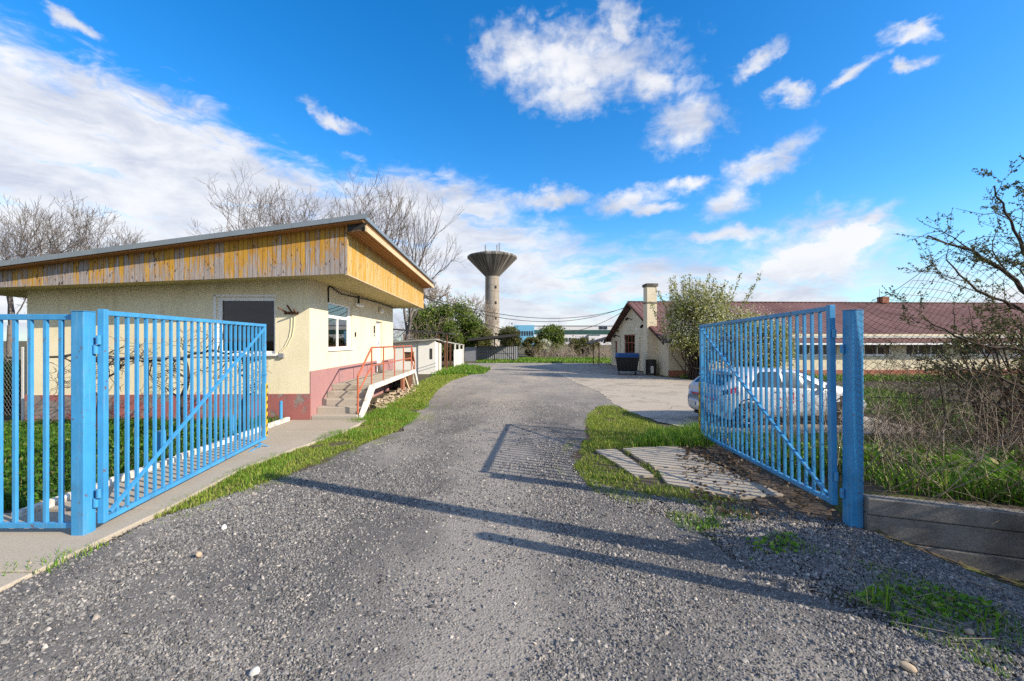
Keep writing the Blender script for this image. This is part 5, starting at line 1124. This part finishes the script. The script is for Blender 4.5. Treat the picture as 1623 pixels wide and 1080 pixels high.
STRIP = [(-3.95, 4.4), (-3.55, 4.95), (-3.2, 5.75), (-3.1, 6.5), (-2.9, 7.5), (-2.4, 9.0), (-2.4, 11.4), (-2.5, 12.8), (-2.7, 14.6), (-3.75, 14.6), (-3.75, 10.6), (-3.42, 9.9), (-3.45, 8.6), (-3.8, 7.3), (-4.02, 6.3)]
grass('verge_grass', 'short yellowish green grass strip between walkway and gravel', [(STRIP, 3900, .058, .007, .33), ([(-3.9, 4.0), (-3.4, 4.7), (-2.9, 5.9), (-2.6, 7.4), (-1.9, 9.0), (-1.8, 12.5), (-2.4, 12.5), (-2.9, 7.4), (-3.3, 5.6)], 1500, .05, .007, .56), ([(-3.75, 12), (-2.5, 12.2), (-2.65, 14), (-2.85, 16.5), (-2.85, 20), (-2.3, 23.5), (-4.2, 23.8), (-4.2, 17)], 1100, .09, .015, .22)], 'grass_yellow', 91)
grass('lush_grass', 'fresh green grass tufts on the edges of the drive', [
    ([(-3.7, 7.8), (-2.9, 8.0), (-2.3, 9.6), (-2.4, 12.5), (-3.7, 13.0)], 1100, .12, .009, .48),
    ([(-4.05, 5.6), (-3.4, 5.5), (-3.2, 7.0), (-3.95, 7.2)], 1200, .09, .008, .5),
    ([(2.1, 7.55), (3.5, 7.5), (4.1, 8.3), (4.0, 9.3), (2.8, 8.6)], 1900, .20, .010, .15),
    ([(4.2, 4.6), (8.6, 3.0), (9.4, 6.4), (5.0, 8.4), (3.9, 8.0), (3.7, 5.2)], 700, .24, .018, .28),
    ([(5.5, 7.2), (12, 6.0), (14, 16), (9.6, 18), (9.1, 9)], 180, .20, .025, .30),
    ([(9.2, 19.5), (28, 20.5), (28, 22.2), (8.6, 22.0)], 160, .22, .04, .2),
    ([(-4.3, 22.6), (-1.6, 24.2), (-1.4, 28), (-4.2, 27)], 260, .24, .035, .25),
    ([(-4.4, 26.5), (-1.7, 27.3), (-1.9, 29.5), (-2.7, 31.5), (-4.4, 33)], 160, .2, .04, .15), ([(-2.8, 36.5), (9, 36.3), (16, 46), (-5, 46)], 110, .17, .06, .25),
    ([(-3.9, 9.8), (-3.4, 9.7), (-3.3, 10.3), (-3.8, 10.5)], 800, .10, .009, .3)], 'grass_fresh', 92)
ISL = [(1.0, 5.4), (0.92, 6.4), (1.3, 7.9), (1.75, 10.2), (2.3, 11.6), (2.9, 11.0), (3.3, 9.6), (3.9, 8.6), (3.4, 7.6), (1.95, 7.5), (1.45, 7.4), (1.7, 6.0), (2.1, 5.6), (2.7, 5.05), (1.9, 4.5), (1.3, 5.0)]
grass('island_grass', 'yellow green turf patch at the right edge of the drive', [([(1.0, 5.3), (1.78, 5.2), (1.75, 6.3), (.95, 6.6)], 2300, .055, .008, .22), (ISL, 3400, .06, .007, .40), ([(.7, 6.2), (1.0, 5.3), (1.9, 4.4), (1.5, 4.3), (.8, 5.2), (.6, 6.5), (1.1, 8.2), (1.5, 10.3), (1.8, 10.3), (1.2, 8.0)], 1500, .05, .007, .57), ([(1.75, 9.9), (3.3, 9.9), (3.1, 11.5), (3.0, 12.6), (2.5, 12.3), (1.9, 10.9)], 2000, .06, .009, .2), ([(1.4, 7.6), (3.4, 7.7), (3.3, 9.6), (2.4, 11.2), (1.8, 10.2)], 2600, .075, .008, .15), ([(1.98, 5.9), (2.14, 5.9), (2.02, 7.3), (1.9, 7.3)], 1500, .09, .008, .3)], 'grass_yellow', 93)
grass('garden_grass', 'deep green grass filling the garden bed before the gatehouse', [([(-14, 4.75), (-5.32, 4.75), (-5.32, 10.0), (-11.1, 9.7), (-14, 9.0)], 1150, .15, .014, .2)], 'grass_deep', 94)
VER = [(1.5, 4.4), (2.0, 3.6), (2.5, 2.9), (2.8, 2.3), (3.6, 2.4), (3.5, 3.1), (2.8, 3.9), (2.4, 4.6), (1.6, 5.0)]
grass('verge_weeds', 'scattered grass tufts along the gravel edge near the wall', [(VER, 2400, .07, .007, .43), ([(2.33, 3.45), (2.5, 3.4), (2.62, 3.6), (2.45, 3.72)], 520, .24, .010, .2), ([(2.5, 3.0), (2.66, 2.95), (2.78, 3.1), (2.6, 3.2)], 650, .22, .010, .2), ([(3.0, 2.75), (3.1, 2.7), (3.3, 2.9), (3.15, 2.95)], 300, .2, .014, .2), ([(1.9, 4.3), (2.5, 4.3), (2.6, 4.75), (1.9, 4.8)], 1500, .09, .008, .40), ([(-4.2, 3.2), (-3.7, 3.5), (-3.75, 4.0), (-4.3, 3.5)], 900, .10, .008, .52)], 'grass_fresh', 95)
# broad-leaved weeds
rg = np.random.default_rng(96); P = scatter([(3.9, 4.7), (8.4, 3.1), (9.0, 6.0), (5.0, 7.6), (3.9, 6.8)], 900, rg); P = P[vnoise(P[:, 0], P[:, 1], 1.1) > .35]
V, F = leaves_np(np.column_stack([P, hz(P[:, 0], P[:, 1])+rg.random(len(P))**1.5*.32]), .055, rg, .3, 2.0); tag(link('leafy_weeds', mesh_np('leafy_weeds', V, F), None, M['grass_fresh']), 'lush leafy weeds behind the wire fence', 'weeds', kind='stuff')
rg = np.random.default_rng(97); P = scatter([(-13, 4.8), (-5.35, 4.8), (-5.35, 9.9), (-11, 9.6)], 420, rg)
V, F = leaves_np(np.column_stack([P, .02+rg.random(len(P))*.13]), .045, rg, .5, 1.3); tag(link('garden_weeds', mesh_np('garden_weeds', V, F), None, M['grass_deep']), 'small leafy weeds among the garden grass', 'weeds', kind='stuff')

# dry straws and low weeds on the verge
rg = np.random.default_rng(98); P = scatter([(2.3, 3.3), (2.7, 2.5), (3.3, 2.2), (4.2, 3.0), (3.6, 3.7)], 60, rg); a = rg.random(len(P))*6.28; L_ = rg.uniform(.05, .32, len(P)); zz = hz(P[:, 0], P[:, 1])+.02+rg.random(len(P))*.03
sg = np.column_stack([P, zz, P[:, 0]+np.cos(a)*L_, P[:, 1]+np.sin(a)*L_, zz+rg.normal(0, .02, len(P)), np.full(len(P), .0028), np.full(len(P), .0014)])
tag(link('straw_litter', mesh_np('straw_litter', *tubes_np(sg, 4)), None, M['twig_pale']), 'dry straws and twigs lying on the verge below the wall', 'straw', kind='stuff')
P = scatter([(1.6, 4.2), (2.3, 3.3), (2.9, 2.5), (3.7, 2.7), (3.0, 3.7), (2.4, 4.5)], 900, rg); P = P[vnoise(P[:, 0]+2, P[:, 1], 2.3) > .47]
tag(link('verge_leaves', mesh_np('verge_leaves', *leaves_np(np.column_stack([P, hz(P[:, 0], P[:, 1])+.01+rg.random(len(P))*.045]), .035, rg, .7, 1.4)), None, M['grass_fresh']), 'small leafy weeds creeping over the gravel verge', 'weeds', kind='stuff')

# ------------------------------------------------------------------ gravel
def rocks(P, size, rg, z=0.0, squash=.6):
    base = np.array([(0, 0, 1), (.9, .1, .45), (.2, .95, .4), (-.85, .3, .5), (-.3, -.9, .42), (.7, -.6, .35), (.75, .5, -.4), (-.5, .75, -.45), (-.7, -.5, -.4), (.35, -.8, -.45), (0, 0, -.8)])
    fc_ = np.array([(0, 1, 2), (0, 2, 3), (0, 3, 4), (0, 4, 5), (0, 5, 1), (1, 6, 2), (2, 6, 7), (2, 7, 3), (3, 7, 8), (3, 8, 4), (4, 8, 9), (4, 9, 5), (5, 9, 6), (5, 6, 1), (6, 10, 7), (7, 10, 8), (8, 10, 9), (9, 10, 6)])
    n = len(P); Q = base[None]*rg.uniform(.6, 1.3, (n, 11, 1))*np.stack([rg.uniform(.8, 1.5, n), rg.uniform(.6, 1.0, n), rg.uniform(.4, .8, n)], -1)[:, None, :]
    q = rg.normal(0, 1, (n, 4))*np.array((1, .25, .25, 1)); q /= np.linalg.norm(q, axis=1, keepdims=True); w, x, y, z_ = q.T
    Rm = np.stack([1-2*(y*y+z_*z_), 2*(x*y-z_*w), 2*(x*z_+y*w), 2*(x*y+z_*w), 1-2*(x*x+z_*z_), 2*(y*z_-x*w), 2*(x*z_-y*w), 2*(y*z_+x*w), 1-2*(x*x+y*y)], -1).reshape(n, 3, 3)
    Q = np.einsum('nij,nkj->nki', Rm, Q)*size[:, None, None]/2; Q += P[:, None, :]
    return Q.reshape(-1, 3), (np.arange(n)[:, None, None]*11+fc_[None]).reshape(-1, 3)
def chips(P, size, rg):
    # crushed stones half sunk in the drive: a ridge of two points over a ring of five
    base = np.array([(.35, .15, .85), (-.35, -.05, .75), (1.0, -.1, -.1), (.45, .85, -.1), (-.75, .65, -.1), (-.95, -.4, -.1), (.25, -.9, -.1)])
    fc_ = np.array([(0, 2, 3), (0, 3, 1), (1, 3, 4), (1, 4, 5), (1, 5, 6), (0, 1, 6), (0, 6, 2)]); n = len(P)
    Q = base[None]*rg.uniform(.65, 1.35, (n, 7, 3))*np.stack([rg.uniform(.85, 1.5, n), rg.uniform(.6, 1.0, n), rg.uniform(.7, 1.3, n)], -1)[:, None, :]
    tilt = rg.normal(0, .35, (n, 2)); Q[:, :, 2] += Q[:, :, 0]*tilt[:, :1]+Q[:, :, 1]*tilt[:, 1:]
    a = rg.random(n)*2*np.pi; c_, s_ = np.cos(a)[:, None], np.sin(a)[:, None]
    Q = np.stack([Q[:, :, 0]*c_-Q[:, :, 1]*s_, Q[:, :, 0]*s_+Q[:, :, 1]*c_, Q[:, :, 2]], -1)*size[:, None, None]/2*1.08+P[:, None, :]
    return Q.reshape(-1, 3), (np.arange(n)[:, None, None]*7+fc_[None]).reshape(-1, 3)
rg = np.random.default_rng(101)
GP = [(-4.6, 1.6), (3.6, 1.6), (3.9, 2.6), (4.9, 3.2), (3.6, 4.2), (3.3, 4.6), (2.6, 5.0), (1.75, 5.2), (1.2, 5.6), (.95, 6.4), (1.2, 8.2), (-2.4, 8.2), (-2.95, 6.5), (-3.4, 5.5), (-3.85, 4.4), (-3.95, 3.3)]
P = scatter(GP, 13000, rg); P = P[(P[:, 1] > 2.2) & (np.abs(P[:, 0]) < P[:, 1]*1.28+.25)]; dist = np.hypot(P[:, 0], P[:, 1])
gn = vnoise(P[:, 0]*1.0+5, P[:, 1]*.55+2, 1.0)*.6+vnoise(P[:, 0]+9, P[:, 1]*.6, 2.7)*.4          # compacted, gritty wheel tracks hold fewer loose stones
keep = rg.random(len(P)) < np.clip(1.25-2.6*np.clip(gn-.44, 0, 1)*2.0, .22, 1)*np.clip(.22+(np.abs(P[:, 0]+.3+(vnoise(P[:, 0], P[:, 1], 1.2)-.5)*1.3)-.35)*1.3, .22, 1)*np.clip(1.62-dist/4.6, .10, 1)
P = P[keep]; dist = dist[keep]; sz = np.exp(rg.normal(math.log(.0138), .36, len(P)))*np.clip(.85+dist*.05, 1, 1.3); zz = np.where(hz(P[:, 0], P[:, 1]) < -.01, hz(P[:, 0], P[:, 1])-.012, 0.0)
P2 = scatter([(-2.2, 8), (1.2, 8), (1.7, 10.5), (2.4, 13), (-1.9, 13.5), (-2.1, 9.2)], 260, rg); P = np.concatenate([P, P2]); sz = np.concatenate([sz, rg.uniform(.015, .03, len(P2))]); zz = np.concatenate([zz, np.zeros(len(P2))])
V, F = chips(np.column_stack([P, zz]), sz, rg); tag(link('gravel', mesh_np('gravel', V, F), None, M['gravel_stone']), 'loose dark crushed stone gravel covering the drive', 'gravel', kind='stuff')

# single pale stones that stand out
for i, (x, y, s, mt, lb) in enumerate(((-2.74, 3.73, .11, 'stone_tan', 'fist sized tan stone alone on the gravel near the railing post'), (2.27, 2.45, .10, 'stone_tan', 'tan stone at the bottom right on the gravel'), (-1.46, 2.42, .07, 'stone_white', 'white stone at the bottom edge of the gravel'),
        (-4.05, 3.58, .07, 'stone_tan', 'small tan stone on the walkway edge near the railing'), (.05, 3.85, .05, 'stone_tan', 'small tan stone lying just below the thin post shadow'), (2.95, 2.75, .08, 'stone_tan', 'tan stone among weeds at the right verge'), (-2.9, 4.3, .06, 'stone_white', 'pale flat chip among the gravel below the grass strip'))):
    V, F = rocks(np.array([(0, 0, s*.25)]), np.array([s]), np.random.default_rng(200+i)); me = mesh_np('loose_stone', V, F); o = link('loose_stone', me, None, M[mt]); o.location = (x, y, 0)
    sb = o.modifiers.new('round', 'SUBSURF'); sb.levels = 2; sb.render_levels = 2; tag(o, lb, 'stone')
